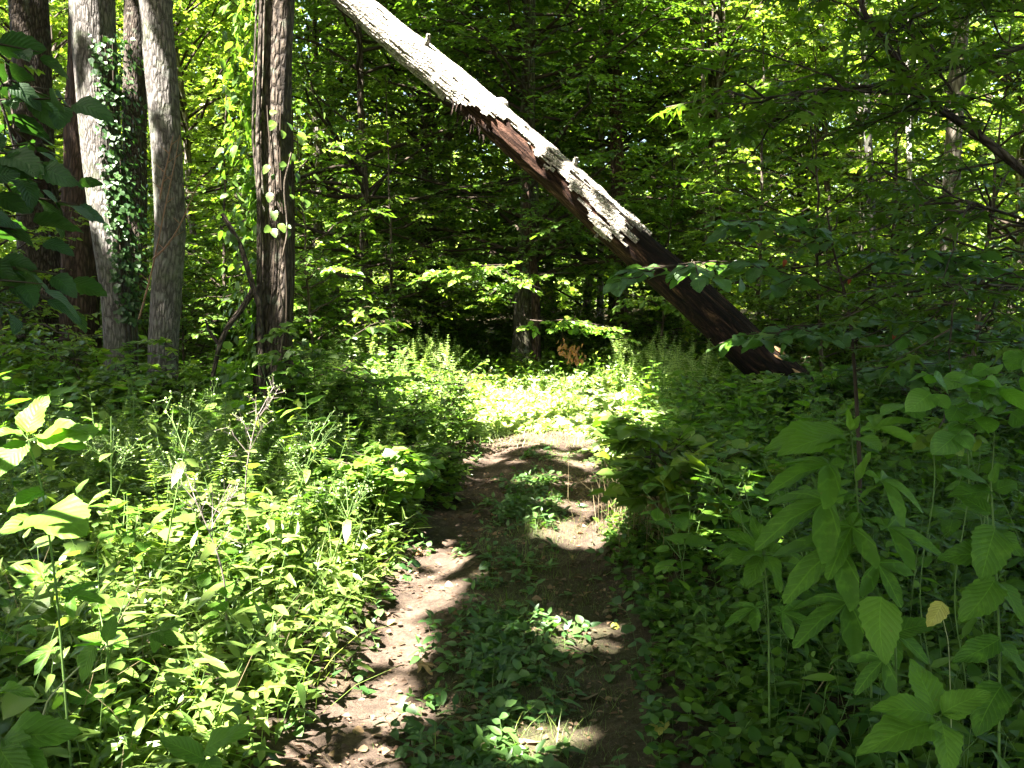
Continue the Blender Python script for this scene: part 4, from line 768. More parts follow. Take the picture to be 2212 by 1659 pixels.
# ================================================================== WEEDS AND SHRUBS, each a thing
def scat_things(protos, mats, name, label, cat, group, pts, sc, seed, stem='stem'):
    rg = np.random.default_rng(seed); roots = []
    for i, (x, y) in enumerate(pts):
        j = i % len(protos); s = rg.uniform(*sc); loc = (x, y, float(ground_z(x, y)) - .01)
        if i < len(protos): roots.append(weed_obj(protos[j], name, label, cat, loc, rg.uniform(0, 6.3), group, M[stem], M[mats], s))
        else: dup(roots[j], loc, rg.uniform(0, 6.3), s, tilt=(rg.normal(0, .13), rg.normal(0, .13)))
def pts_in(seed, n, x0, x1, y0, y1, ok, mind=.22):
    rg = np.random.default_rng(seed); out = []
    for _ in range(n * 40):
        x, y = rg.uniform(x0, x1), rg.uniform(y0, y1)
        if ok(x, y, x - float(trail_x(y))) and abs(x) < .62 * y + .6 and all((x - a) ** 2 + (y - b) ** 2 > mind ** 2 for a, b in out): out.append((x, y))
        if len(out) >= n: break
    return out
W1 = [gen_weed(301 + i, .85, 8, .125, T_OVATE, True, .35, .12, .006, .25, petiole=.3) for i in range(3)]
W2 = [gen_weed(311 + i, .62, 9, .085, T_OVATE, False, .35, .2, .005, .2, petiole=.2, branch=2) for i in range(3)]
W3 = [gen_weed(321 + i, .75, 13, .11, T_LANCEH, False, .45, .2, .005, .15, petiole=.05, branch=1) for i in range(2)]
W4 = [gen_weed(331 + i, 1.0, 26, .075, [T_LANCE], True, .55, .12, .006, .1, petiole=.02, whorl=3, shape='low', branch=3) for i in range(3)]
scat_things(W1, 'leaf_broad', 'broadleaf_weed', 'waist-high weed with paired broad leaves in the shaded belt left of the trail', 'weed', 'broadleaf weeds of the left bank', pts_in(1, 75, -6.5, -1.0, 6.0, 11.5, lambda x, y, d: d < -1.2, .3), (.75, 1.15), 1)
scat_things(W2, 'leaf_broad', 'leafy_weed', 'knee-high branching weed with small oval leaves among the grass of the left bank', 'weed', 'oval-leaved weeds in the left grass', pts_in(2, 60, -3.8, -.8, 2.4, 7.5, lambda x, y, d: d < -.95, .25), (.6, 1.1), 2)
scat_things(W3, 'leaf_lance', 'narrow_weed', 'upright weed with narrow drooping leaves on the sunny left bank', 'weed', 'narrow-leaved weeds of the left bank', pts_in(3, 40, -3.2, -.75, 2.5, 7, lambda x, y, d: d < -.8, .25), (.6, 1.0), 3)
scat_things(W2, 'leaf_broad', 'leafy_weed', 'branching weed with small oval leaves on the shaded right bank', 'weed', 'oval-leaved weeds of the right bank', pts_in(4, 120, .85, 5.5, 2.7, 9, lambda x, y, d: d > .95 and not (x < 1.2 and y < 3.2) and not (x < 1.5 and 5.2 < y < 7.2), .2), (.7, 1.3), 4)
scat_things(W1, 'leaf_broad', 'broadleaf_weed', 'tall weed with paired broad leaves in the shade right of the trail', 'weed', 'broadleaf weeds of the right bank', pts_in(5, 60, 1.2, 7.5, 4.5, 12, lambda x, y, d: d > 1.35, .35), (.6, 1.0), 5)
scat_things(W4, 'leaf_sunlit', 'goldenrod', 'feathery upright weed crowded with small narrow leaves around the sunlit end of the trail', 'weed', 'feathery weeds at the end of the trail', pts_in(6, 80, -2.6, 2.6, 8.6, 15, lambda x, y, d: abs(d) > 1.0 and y < 14.6 and not (d > .9 and y < 10.5) and not (-.9 < x < 1.4 and y > 11.5), .25), (.7, 1.1), 6)
scat_things(W4, 'leaf_sunlit', 'goldenrod', 'short feathery weed standing in the bright sun where the trail ends', 'weed', 'short feathery weeds in the sunlit clearing', pts_in(16, 90, -1.2, 1.9, 11.6, 15.2, lambda x, y, d: abs(d) > .7 or y > 11.9, .14), (.28, .5), 16)
scat_things(W4, 'leaf_lance', 'feathery_weed', 'slender feathery weed in dappled sun on the left bank, short of the sunlit clearing', 'weed', 'feathery weeds of the left bank', pts_in(7, 70, -3.6, -.7, 4.6, 8.6, lambda x, y, d: d < -.95, .2), (.5, .9), 7)
# sunny bushes left of the clearing
def bush(seed, label, px, Y, h, spread, leaf, mat, ns=7, tpl=T_LEAF, cat='shrub', name='bush', lpt=9, dens=1.3):
    w, f = gen_shrub(seed, h, ns, spread, tpl, leaf, lpt, (.1, .95), dens); o = thing(name, label, cat, fplace(px, Y), seed); w.obj('stems', M['twig'], o); f.obj('foliage', M[mat], o); return o
bush(401, 'tallest bush on the left bank, rising beside the foot of the dark upright trunk', 690, 8.4, 1.35, .5, .105, 'leaf_mid', 6)
bush(402, 'dense small-leaved bush in half shade left of the trail, below the sunlit bend', 830, 8.0, 1.05, .9, .062, 'leaf_bright', 10)
bush(403, 'bright bush with small sunlit leaves where the trail bends out of sight', 935, 9.6, 1.05, .8, .060, 'leaf_bright', 9)
bush(404, 'small sunlit bush with rounded oval leaves overhanging the left edge of the trail', 800, 6.1, .62, .9, .085, 'leaf_bright', 7, T_ROUND)
bush(405, 'low bush overhanging the left wheel track in half shade', 905, 7.0, .55, 1.0, .065, 'leaf_mid', 8, T_ROUND)
bush(406, 'leafy bush coloured as sunlit at the right edge of the trail, half in the sun', 1350, 7.9, .8, .5, .085, 'leaf_sunlit', 7)  # sunlight put into the lighter leaf colour of this bush
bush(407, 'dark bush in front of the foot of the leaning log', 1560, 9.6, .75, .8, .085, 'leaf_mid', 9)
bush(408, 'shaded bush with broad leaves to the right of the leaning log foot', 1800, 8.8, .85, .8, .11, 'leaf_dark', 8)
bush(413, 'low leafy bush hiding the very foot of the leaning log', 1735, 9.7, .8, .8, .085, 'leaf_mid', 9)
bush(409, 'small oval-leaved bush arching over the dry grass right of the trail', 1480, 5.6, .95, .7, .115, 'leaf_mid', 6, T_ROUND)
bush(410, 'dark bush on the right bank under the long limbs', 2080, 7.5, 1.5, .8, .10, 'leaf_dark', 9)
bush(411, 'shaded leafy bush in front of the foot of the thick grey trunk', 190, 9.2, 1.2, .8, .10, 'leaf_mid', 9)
bush(412, 'leafy bush between the bent grey trunk and the dark upright trunk', 400, 9.0, 1.1, .8, .09, 'leaf_mid', 9)
# hanging sprays catching the sun in front of the dark trees
def spray(label, pts, Y, leaf, mat, seed, sun=1, name='leafy_branch', ends=True, rpx=2.2, nl=9, tl=.34, k=10, tpl=T_LEAF):
    b = at(*pts[0], Y) if len(pts[0]) == 2 else at(*pts[0]); w, f = Geo(), Geo(); rg = np.random.default_rng(seed); C = pix_tube(w, pts, Y, rpx, b, 6, 30, 0, seed, .25) - b; A, D, L = [], [], []
    for i in np.linspace(4 if len(pts[0]) == 2 else 14, 29, k).astype(int):
        d = unit(C[i] - C[i - 2]); s = 1 if len(A) % 2 else -1; A.append(C[i]); D.append(unit(d * .7 + s * np.array([-d[1], d[0], 0]) * .8 + [0, 0, -.05])); L.append(tl * (1.2 - .6 * i / 29))
    A.append(C[-1]); D.append(unit(C[-1] - C[-3])); L.append(tl)
    leafy_branches(rg, w, f, np.array(A), np.array(D), np.array(L), np.full(len(A), .004), tpl, leaf, 1.2, .40, .32, .45, nl, (.3, 1))
    o = thing(name, label, 'branch', tuple(b)); w.obj('twigs', M['twig'], o); f.obj('leaves', M[mat], o); return o
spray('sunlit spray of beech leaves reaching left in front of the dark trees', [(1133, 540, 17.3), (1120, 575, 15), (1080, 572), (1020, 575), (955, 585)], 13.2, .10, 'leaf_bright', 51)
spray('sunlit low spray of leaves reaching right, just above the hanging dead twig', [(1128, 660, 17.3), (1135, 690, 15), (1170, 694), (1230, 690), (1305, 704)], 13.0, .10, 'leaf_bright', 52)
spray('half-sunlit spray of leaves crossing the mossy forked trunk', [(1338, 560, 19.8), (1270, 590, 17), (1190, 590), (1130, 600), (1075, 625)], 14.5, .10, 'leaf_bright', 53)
spray('half-sunlit spray of leaves right of the small sunlit trunk', [(1341, 610, 19.8), (1350, 635, 16), (1380, 640), (1440, 650), (1500, 680)], 13.5, .11, 'leaf_mid', 54)
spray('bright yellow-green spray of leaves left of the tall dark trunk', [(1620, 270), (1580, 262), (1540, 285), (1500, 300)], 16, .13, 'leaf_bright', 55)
def dead_twig():
    b = at(1212, 690, 13); g, w = Geo(), Geo(); rg = np.random.default_rng(61); w.twigs([[0, 0, 0], [.02, 0, -.25]], [[.02, 0, -.25], [.16, 0, -.30]], .006, .003)
    w.twigs([[.02, 0, -.25], [.10, 0, -.28], [.02, 0, -.2]], [[.0, .02, -.5], [.30, 0, -.42], [.16, .05, -.5]], .004, .002)
    for i in range(64):
        t = rg.random(); c = np.array([.30 * t + rg.normal(0, .03), rg.normal(0, .06), -.20 - .22 * t * (1 - t) * 2 - .12 * t - rg.random() * .24]); g.leaves(T_LEAF, [c], [rg.normal(0, .35), rg.normal(0, .3), -1], rg.normal(0, 1, 3), rg.uniform(.05, .10), rg.uniform(.2, 1), 0, .8)
    o = thing('dead_twig', 'hanging twig of withered red-brown leaves below the sunlit spray', 'twig', tuple(b)); w.obj('twig', M['twig'], o); g.obj('dead_leaves', M['dead_red'], o)
M['dead_red'] = leaf_mat('withered leaf', (.16, .07, .04), (.32, .16, .09), .3, .7, tcol=(1.2, .9, .6)); dead_twig()
def thin_trunks():
    for lab, pts, Y, rp, mat, nm in (('short trunk coloured sunlit white between the sprays left of the leaning log', [(1296, 740), (1296, 600), (1298, 430), (1300, 250), (1302, -60)], 23, 8, 'bark_sunlit', 'sunlit_tree'), ('thin pale trunk close against the left side of the tall dark trunk', [(1527, 740), (1524, 560), (1521, 400), (1519, 200), (1516, -60)], 19.5, 5, 'bark_far', 'sunlit_tree'),
                                ('slim trunk coloured pale as sunlit, left of the red-brown limb-crossed trunk', [(1968, 760), (1966, 500), (1963, 300), (1960, 150), (1955, -60)], 18.5, 6.5, 'bark_sunlit', 'sunlit_tree'), ('grey trunk half hidden in leaves, below the thin sunlit trunk', [(1886, 780), (1886, 700), (1884, 600), (1880, 420), (1870, 200), (1862, -60)], 15, 10, 'bark_grey', 'grey_tree'), ('thin dark trunk in the bright foliage right of the tall dark trunk', [(1795, 740), (1790, 500), (1782, 300), (1776, 100), (1770, -60)], 20, 7, 'bark_dark', 'dark_tree')):
        P = at(*pts[0], Y); P[2] = float(ground_z(P[0], P[1])) - .2; g = Geo(); pts2 = pts + [(pts[-1][0] + 5, -420)]; C = pix_tube(g, pts2, Y, rp, P, 12, 60, .05, 3, .7); o = g.obj(nm, M[mat]); o.location = P; tag(o, lab, 'tree trunk')
M['bark_sunlit'] = bark_mat('bark lightened as sunlit', (.24, .22, .20), (.08, .07, .06), (.42, .4, .37), 14, .4, .3, bump=.4); thin_trunks()  # sunlight on these far trunks put into a lighter bark colour

# ================================================================== NEAR PLANTS, one by one
def near_plant(name, label, cat, stem_pts, leaves, seed, mat, stemm='stem', r=.004, extra=None, Y=2.5):
    """stem_pts: picture points with distance, foot first; leaves: (px, py, Y, tip px, tip py, tip Y, template, width, tint)"""
    rg = np.random.default_rng(seed); P = np.array([at(*p) for p in stem_pts]); foot = P[0].copy(); foot[2] = float(ground_z(foot[0], foot[1])); P = np.vstack([foot - [0, 0, .03], P[1:]])
    n = 26; s = np.linspace(0, len(P) - 1, n); C = np.stack([np.interp(s, np.arange(len(P)), P[:, i]) for i in range(3)], 1)
    for _ in range(3): C[1:-1] = (C[:-2] + C[2:] + 2 * C[1:-1]) / 4
    st, fo = Geo(), Geo(); st.tube(C - foot, np.linspace(r, r * .55, n), 7, 0, .5, True)
    for a in leaves:
        b, e = at(a[0], a[1], a[2]), at(a[3], a[4], a[2] + (a[5] - a[2]) * .45); i = int(np.argmin(((C - b) ** 2).sum(1))); 
        st.twigs([C[i] - foot], [b - foot], r * .45, r * .35)
        D = e - b; l = np.linalg.norm(D); up = np.array([0, -.45, 1.]) + rg.normal(0, .18, 3)
        tp = a[6]
        if any(tp is q for q in T_BROAD): tp = T_grid(ov(.30 * rg.uniform(.88, 1.12), rg.uniform(.30, .40)), 16, rg.uniform(.02, .09), rg.uniform(.08, .5), .055, rg.uniform(.02, .06), rg.uniform(-1.2, 1.2))
        fo.leaves(tp, [b - foot], D, up, l, min(.86, a[8]) if len(a) > 8 else .5, 0, (a[7] if len(a) > 7 else 1) * .86)
    o = thing(name, label, cat, tuple(foot)); st.obj('stem', M[stemm], o); fo.obj('leaves', M[mat], o)
    if extra: extra(o, foot, C)
    return o
B0, B1_, B2_ = T_BROAD; TR0, TR1 = T_TRI
# right: tall plant with three-lobed leaves
near_plant('lobed_weed', 'tallest near plant on the right, with large three-lobed drooping leaves', 'weed', [(1890, 1560, 2.75), (1880, 1380, 2.7), (1862, 1200, 2.65), (1850, 1050, 2.62), (1838, 935, 2.6)],
    [(1822, 938, 2.6, 1676, 912, 2.45, B0, 1.15, .75), (1822, 942, 2.58, 1690, 942, 2.35, B1_, 1.0, .8), (1850, 938, 2.6, 1975, 895, 2.75, TR0, .8, .75), (1850, 945, 2.58, 1915, 955, 2.35, B1_, 1.1, .75), (1836, 930, 2.58, 1832, 882, 2.55, B0, .7, 1.0), (1842, 930, 2.62, 1856, 890, 2.7, B0, .6, .9),
     (1840, 1000, 2.6, 1672, 1015, 2.4, TR1, 1.0, .55), (1856, 1020, 2.62, 2010, 1075, 2.6, TR1, 1.0, .5), (1846, 1060, 2.62, 1640, 1130, 2.45, TR1, 1.0, .45), (1866, 1120, 2.62, 2040, 1185, 2.5, TR0, .95, .35), (1852, 1150, 2.6, 1700, 1255, 2.35, TR1, 1.05, .4), (1872, 1180, 2.62, 1950, 1300, 2.4, TR0, 1.0, .3), (1860, 1100, 2.6, 1790, 1230, 2.3, TR0, .9, .45),
     (1880, 1280, 2.65, 1720, 1350, 2.45, TR1, 1.0, .3), (1884, 1330, 2.65, 2010, 1420, 2.5, TR0, 1.0, .25), (1850, 1040, 2.6, 1880, 975, 2.6, B0, .5, .9), (1856, 1080, 2.6, 1900, 1030, 2.6, B0, .4, .8)], 1, 'leaf_broad')
near_plant('lobed_weed', 'shorter near plant with palm-like spread of lobed leaves, left of the tallest one', 'weed', [(1668, 1440, 3.0), (1660, 1320, 2.95), (1650, 1195, 2.9)],
    [(1646, 1190, 2.9, 1560, 1135, 3.0, B0, .8, .5), (1646, 1195, 2.88, 1555, 1200, 2.75, B0, .75, .55), (1650, 1188, 2.92, 1628, 1105, 3.1, B0, .75, .5), (1654, 1188, 2.92, 1672, 1112, 3.1, B0, .7, .45), (1656, 1192, 2.9, 1745, 1180, 2.95, B1_, .8, .5), (1654, 1198, 2.88, 1705, 1268, 2.7, B1_, 1.0, .6), (1648, 1200, 2.88, 1610, 1262, 2.7, B1_, .9, .55), (1658, 1300, 2.92, 1570, 1340, 2.8, TR0, .9, .35), (1660, 1310, 2.92, 1760, 1350, 2.8, TR0, .9, .3)], 2, 'leaf_broad')
near_plant('four_leaved_plant', 'near plant at lower right with four large plain bright green leaves', 'weed', [(2045, 1659, 1.98), (2036, 1600, 1.97), (2028, 1548, 1.95)],
    [(2022, 1540, 1.96, 1975, 1415, 2.12, B0, 1.35, .85), (2016, 1545, 1.94, 1925, 1505, 1.86, B1_, 1.15, .9), (2034, 1542, 1.94, 2124, 1480, 1.90, B1_, 1.05, 1.0), (2022, 1560, 1.94, 1882, 1580, 1.80, B1_, 1.15, .75), (2034, 1560, 1.93, 2060, 1650, 1.72, B0, 1.35, .8), (2030, 1545, 1.95, 2070, 1535, 1.85, B0, .4, .9)], 3, 'leaf_broad', r=.0035)
near_plant('nettle_plant', 'near toothed-leaf plant at the right edge with hanging oval leaves', 'weed', [(2170, 1600, 2.25), (2160, 1400, 2.22), (2150, 1200, 2.2), (2140, 1040, 2.2)],
    [(2136, 1050, 2.2, 2080, 1000, 2.15, B0, 1.2, .4), (2140, 1060, 2.2, 2070, 1065, 2.1, B1_, 1.2, .35), (2146, 1060, 2.2, 2200, 1035, 2.2, B0, 1.2, .4), (2140, 1110, 2.2, 2065, 1060, 2.3, B1_, 1.1, .35), (2150, 1140, 2.2, 2118, 1240, 2.0, B0, 1.35, .55), (2156, 1150, 2.2, 2212, 1200, 2.1, B1_, 1.2, .45), (2150, 1250, 2.2, 2105, 1335, 2.02, B0, 1.25, .6), (2158, 1260, 2.2, 2225, 1330, 2.05, B1_, 1.2, .5), (2140, 1045, 2.2, 2160, 1000, 2.2, B0, .8, .6), (2150, 1200, 2.2, 2040, 1180, 2.2, B1_, 1.1, .3), (2160, 1380, 2.2, 2080, 1430, 2.1, B1_, 1.1, .3), (2160, 1390, 2.2, 2225, 1450, 2.1, B1_, 1.1, .35), (2165, 1480, 2.2, 2100, 1560, 2.05, B0, 1.1, .3)], 4, 'leaf_broad')
near_plant('spotted_leaf_plant', 'low near plant whose single large leaf is yellowing and full of holes', 'weed', [(1950, 1520, 2.4), (1935, 1380, 2.35), (1905, 1290, 2.32)],
    [(1905, 1290, 2.3, 1880, 1415, 2.1, B0, 1.35, .95), (1930, 1370, 2.35, 2010, 1330, 2.3, B1_, 1.2, .3), (1935, 1400, 2.35, 1850, 1480, 2.25, TR1, 1.0, .25)], 5, 'leaf_broad')
near_plant('yellow_leaf', 'yellow dying leaf on a thin stalk among the dark leaves at lower right', 'weed', [(2080, 1500, 2.3), (2050, 1390, 2.22), (2030, 1310, 2.2)], [(2036, 1300, 2.2, 2018, 1350, 2.12, T_OVATE[1], 1.1, .3)], 6, 'yfall', 'stem_pale', .0015)
def trifoliate():
    for lab, ctr, n, sx, sy, mat, Y, tl, cat in (('fresh green vine with leaflets in threes at the right edge', (2140, 850), 24, 55, 90, 'leaf_trif', 2.6, .082, 'vine'), ('bright yellow-green vine leaves between the tallest near plant and the right edge', (2010, 942), 4, 24, 8, 'leaf_yellow', 2.7, .058, 'vine'), ('small yellow-green leaves in threes beside the yellower ones', (2085, 945), 3, 16, 14, 'leaf_yellow', 2.65, .055, 'vine')):
        rg = np.random.default_rng(int(ctr[0])); b = at(ctr[0], ctr[1] + 260, Y + .1); b[2] = float(ground_z(b[0], b[1])); w, f = Geo(), Geo(); top = at(*ctr, Y); t = np.linspace(0, 1, 20)[:, None]; C = b + (top - b) * t + np.stack([.03 * np.sin(t[:, 0] * 9), .03 * np.cos(t[:, 0] * 7), 0 * t[:, 0]], 1); w.tube(C - b, .002, 5)
        for i in range(n):
            p = at(ctr[0] + rg.normal(0, sx), ctr[1] + rg.uniform(-1, 1) * sy, Y + rg.normal(0, .08)); j = int(np.argmin(((C - p) ** 2).sum(1))); w.twigs([C[j] - b], [p - b], .0012, .001); az = rg.uniform(0, 6.28)
            for q in (-1.25, 0, 1.25):
                d = np.array([math.cos(az + q), math.sin(az + q), rg.normal(-.25, .25)]); f.leaves(T_OVS[rg.integers(3)], [p - b + d * .008], d, np.array([0, -.5, 1]) + rg.normal(0, .35, 3), tl * rg.uniform(.6, 1.05), rg.uniform(.1, .8), 0, 1.35)
        o = thing('trifoliate_vine', lab, cat, tuple(b)); w.obj('stem', M['stem'], o); f.obj('leaves', M[mat], o)
trifoliate()
# left: plants close to the camera
near_plant('lobed_weed', 'near plant at the left edge with sunlit white-bright top leaves on a dark stem', 'weed', [(150, 1480, 2.5), (122, 1272, 2.45), (92, 1058, 2.42), (61, 950, 2.4)],
    [(58, 935, 2.4, 85, 848, 2.5, B0, 1.45, .9), (80, 945, 2.38, 212, 884, 2.25, B0, .62, .9), (85, 948, 2.38, 205, 925, 2.2, B1_, .8, .9), (95, 955, 2.38, 175, 958, 2.25, B1_, .7, .8), (50, 938, 2.4, -30, 925, 2.3, B1_, 1.1, .6), (55, 955, 2.4, -20, 1010, 2.2, B0, 1.3, .6), (82, 1110, 2.4, 178, 1098, 2.15, B0, 1.5, .85), (95, 1060, 2.42, 10, 1090, 2.25, B1_, 1.1, .5), (105, 1120, 2.42, -20, 1130, 2.2, B1_, 1.2, .4), (120, 1250, 2.45, 20, 1220, 2.4, TR0, .9, .3), (125, 1280, 2.45, 215, 1290, 2.35, TR0, .9, .3), (140, 1400, 2.5, 40, 1420, 2.4, TR1, .9, .25)], 7, 'leaf_broad', 'stem', .0038)
near_plant('trailing_vine', 'pale hanging leaf on a long straight yellow-green stem at lower left', 'vine', [(30, 1620, 1.75), (80, 1535, 1.78), (155, 1455, 1.8), (225, 1395, 1.82), (345, 1362, 1.85)], [(205, 1395, 1.82, 155, 1465, 1.74, B0, 1.35, .7), (230, 1385, 1.82, 245, 1330, 1.85, T_OVATE[0], 1.0, .6), (345, 1362, 1.85, 390, 1330, 1.88, T_OVATE[1], 1.0, .6), (345, 1360, 1.85, 330, 1410, 1.8, T_OVATE[1], 1.0, .6), (330, 1365, 1.85, 385, 1385, 1.8, T_OVATE[0], .9, .5)], 8, 'leaf_broad', 'stem_pale', .0022)
near_plant('lobed_weed', 'large shaded leaves of a low plant in the bottom left corner', 'weed', [(20, 1700, 1.7), (10, 1640, 1.68), (0, 1590, 1.66)], [(5, 1595, 1.66, 112, 1575, 1.55, B0, 1.1, .55), (0, 1600, 1.65, 90, 1640, 1.5, B1_, 1.0, .5), (-10, 1500, 1.66, 55, 1465, 1.6, B0, .7, .8), (0, 1615, 1.62, 30, 1690, 1.45, B0, 1.2, .5)], 9, 'leaf_broad')
near_plant('large_leaf_plant', 'single broad leaf standing at the bottom edge left of the trail', 'weed', [(430, 1670, 2.3), (440, 1640, 2.28)], [(440, 1622, 2.28, 512, 1560, 2.2, B0, 1.0, .7), (440, 1640, 2.28, 350, 1590, 2.25, B1_, .9, .5), (445, 1640, 2.28, 470, 1690, 2.1, B0, 1.0, .5)], 10, 'leaf_broad')
# flowering weeds with open branched tops
def flower_weed(label, foot, top, Y, seed, lean=0, stem='stem'):
    rg = np.random.default_rng(seed); a = at(*foot, Y); a[2] = float(ground_z(a[0], a[1])); b = at(*top, Y - .1); st, fo, fl = Geo(), Geo(), Geo(); t = np.linspace(0, 1, 14)[:, None]
    C = a + (b - a) * t + np.array([lean, 0, 0]) * np.sin(t * 3.1) * .05; C -= a; h = float(b[2] - a[2]); st.tube(C, np.linspace(.006, .0025, 14), 6)
    for i in range(2, 11):
        az = i * 2.4 + rg.normal(0, .3); D = np.array([math.cos(az), math.sin(az), rg.uniform(-.3, .25)]); p = C[i]; fo.leaves(T_LANCEH[rg.integers(3)], [p + D * .01], D, [0, 0, 1] + rg.normal(0, .2, 3), rg.uniform(.10, .17), rg.uniform(.3, .9), 0, 1.25)
    for i in range(9):
        q = rg.uniform(.62, 1); p = np.array([np.interp(q, t[:, 0], C[:, j]) for j in range(3)]); az = i * 2.4; d = unit(np.array([math.cos(az) * .8, math.sin(az) * .8, 1.1])); l = rg.uniform(.12, .26); e = p + d * l; st.twigs([p], [e], .002, .0012)
        for k in range(7):
            u = rg.uniform(.4, 1); s = p + d * l * u; d2 = unit(d + rg.normal(0, .7, 3)); l2 = rg.uniform(.03, .09); x = s + d2 * l2; st.twigs([s], [x], .001, .0007)
            for z in range(3): c = x + rg.normal(0, .005, 3); fl.leaves(T_TINY, [c], rg.normal(0, 1, 3) + [0, 0, 1], rg.normal(0, 1, 3), rg.uniform(.006, .011), rg.random(), 0, 1.6)
        if i % 3 == 0: fo.leaves(T_LANCEH[1], [p], unit(d + [0, 0, -.9]), [0, 0, 1], .07, .8)
    o = thing('flowering_weed', label, 'weed', tuple(a)); st.obj('stem', M[stem], o); fo.obj('leaves', M['leaf_lance'], o); tag(fl.obj('flower_buds', M['flower'], o), kind='stuff')
flower_weed('tall flowering weed with a branching bud top, left of the purple-stemmed one', (330, 1290), (415, 890), 4.2, 71)
flower_weed('flowering weed with a pale purple stem in the middle of the left bank', (560, 1180), (560, 890), 4.8, 72, -1.5, 'stem_purple')
flower_weed('slender flowering weed with buds, nearest to the bushes left of the trail', (600, 1190), (680, 950), 5.0, 73)
flower_weed('short flowering weed at the left edge of the trail beside the small sunlit bush', (700, 1250), (765, 1075), 4.8, 74)
flower_weed('thin flowering weed left of the tall one, with few buds', (240, 1200), (240, 900), 4.8, 75)
flower_weed('flowering weed with drooping narrow leaves below the purple-stemmed one', (470, 1420), (420, 1080), 3.6, 76, 1.5, 'stem_purple')
# long bare-ish limbs and leaves at upper right (a young tree standing just outside the frame)
def arching_tree():
    b = np.array([3.5, 4.2, 0.]); b[2] = float(ground_z(b[0], b[1])); w, f, tr = Geo(), Geo(), Geo(); rg = np.random.default_rng(81)
    P = np.array([b - [0, 0, .2], at(2290, 900, 4.3), at(2270, 600, 4.4), at(2260, 380, 4.5), at(2290, 100, 4.6), at(2300, -200, 4.7), at(2310, -500, 4.8)]); s = np.linspace(0, 6, 40); C = np.stack([np.interp(s, np.arange(7), P[:, i]) for i in range(3)], 1); tr.tube(C - b, np.linspace(.06, .04, 40), 14, 0, .5, True, .04, 2)
    runs = [([(2262, 420, 4.5), (2212, 372, 4.4), (2130, 305, 4.3), (2070, 262, 4.3), (2025, 232, 4.2), (1985, 190, 4.1), (1940, 130, 4.1), (1895, 72, 4.0), (1865, 25, 4.0), (1845, -40, 4.0)], 11, .4, .35), ([(2285, 80, 4.6), (2212, 100, 4.5), (2140, 122, 4.4), (2080, 142, 4.3), (2000, 158, 4.2), (1920, 178, 4.2), (1840, 196, 4.1), (1760, 232, 4.1), (1700, 250, 4.0)], 8, .25, .3),
            ([(1985, 190, 4.1), (1880, 200, 3.9), (1790, 190, 3.9), (1700, 205, 3.8), (1620, 215, 3.8)], 4, .3, .3), ([(2130, 305, 4.3), (2080, 230, 4.4), (2010, 130, 4.5), (1960, 60, 4.6), (1930, -20, 4.6)], 4, .3, .3), ([(2265, 500, 4.5), (2200, 470, 4.3), (2110, 440, 4.1), (2040, 420, 4.0)], 4, .3, .35), ([(2270, 640, 4.4), (2190, 620, 4.1), (2090, 610, 3.9), (1990, 625, 3.8)], 4, .3, .4), ([(2290, 60, 4.6), (2200, 20, 4.4), (2110, -10, 4.2), (2020, 0, 4.0)], 5, .3, .35)]
    A, D, L = [], [], []
    for pts, rp, tp, tl in runs:
        CC = pix_tube(w, pts, 4.2, rp, b, 8, 50, .05, 3, tp) - b
        for i in range(8, 50, 4): d = unit(CC[i] - CC[i - 2]); sg = 1 if (i // 4) % 2 else -1; A.append(CC[i]); D.append(unit(d * .6 + sg * np.array([-d[1], d[0], 0]) * .6 + rg.normal(0, .35, 3))); L.append(tl * rg.uniform(.7, 1.5))
    leafy_branches(rg, w, f, np.array(A), np.array(D), np.array(L), np.full(len(A), .004), T_MAPLE_LO, .115, .9, .15, .3, .35, 6, (.0, .7))
    o = thing('arching_tree', 'young tree at upper right with long dark arching limbs reaching left', 'tree', tuple(b)); tr.obj('trunk', M['bark_dark'], o); w.obj('limbs', M['bark_dark'], o); f.obj('crown', M['leaf_mid'], o)
arching_tree()
def overhang_left():
    b = np.array([-3.0, 2.6, 0.]); b[2] = float(ground_z(b[0], b[1])); tr, w, f = Geo(), Geo(), Geo(); rg = np.random.default_rng(82); P = np.array([b - [0, 0, .2], b + [.05, 0, 1.2], b + [.1, .05, 2.4], b + [.2, .1, 3.6]]); tr.tube(np.repeat(P, 1, 0) - b, [.05, .04, .035, .02], 10)
    A, D, L = [], [], []
    runs = [([(-435, -60, 1.97), (-165, 20, 2.04), (-95, 40, 2.11), (-45, 75, 2.18), (15, 130, 2.24)], 10, .3), ([(-435, 200, 1.84), (-185, 230, 1.90), (-145, 270, 1.97), (-80, 310, 2.01)], 5, .3), ([(-435, 380, 1.77), (-205, 400, 1.84), (-155, 430, 1.87), (-85, 460, 1.90)], 4, .3)]
    for pts, rp, tp in runs:
        CC = pix_tube(w, pts, 2.1, rp, b, 8, 40, .05, 3, tp) - b; w.twigs([P[2] - b + [0, 0, rg.normal(0, .3)]], [CC[0]], .02, .015)
        for i in range(16, 40, 8): d = unit(CC[i] - CC[i - 2]); A.append(CC[i]); D.append(unit(d * .5 + rg.normal(0, .5, 3) + [0, 0, -.35])); L.append(rg.uniform(.12, .22))
        A.append(CC[-1]); D.append(unit(CC[-1] - CC[-3] + [0, 0, -.3])); L.append(.12)
    leafy_branches(rg, w, f, np.array(A), np.array(D), np.array(L), np.full(len(A), .004), T_OVATE[1], .08, .5, .3, .3, .55, 4, (.0, .5)); 
    o = thing('overhanging_tree', 'young tree at upper left whose big dark leaves hang into the view', 'tree', tuple(b)); tr.obj('trunk', M['bark_dark'], o); w.obj('limbs', M['bark_dark'], o); f.obj('crown', M['leaf_broad_dark'], o)
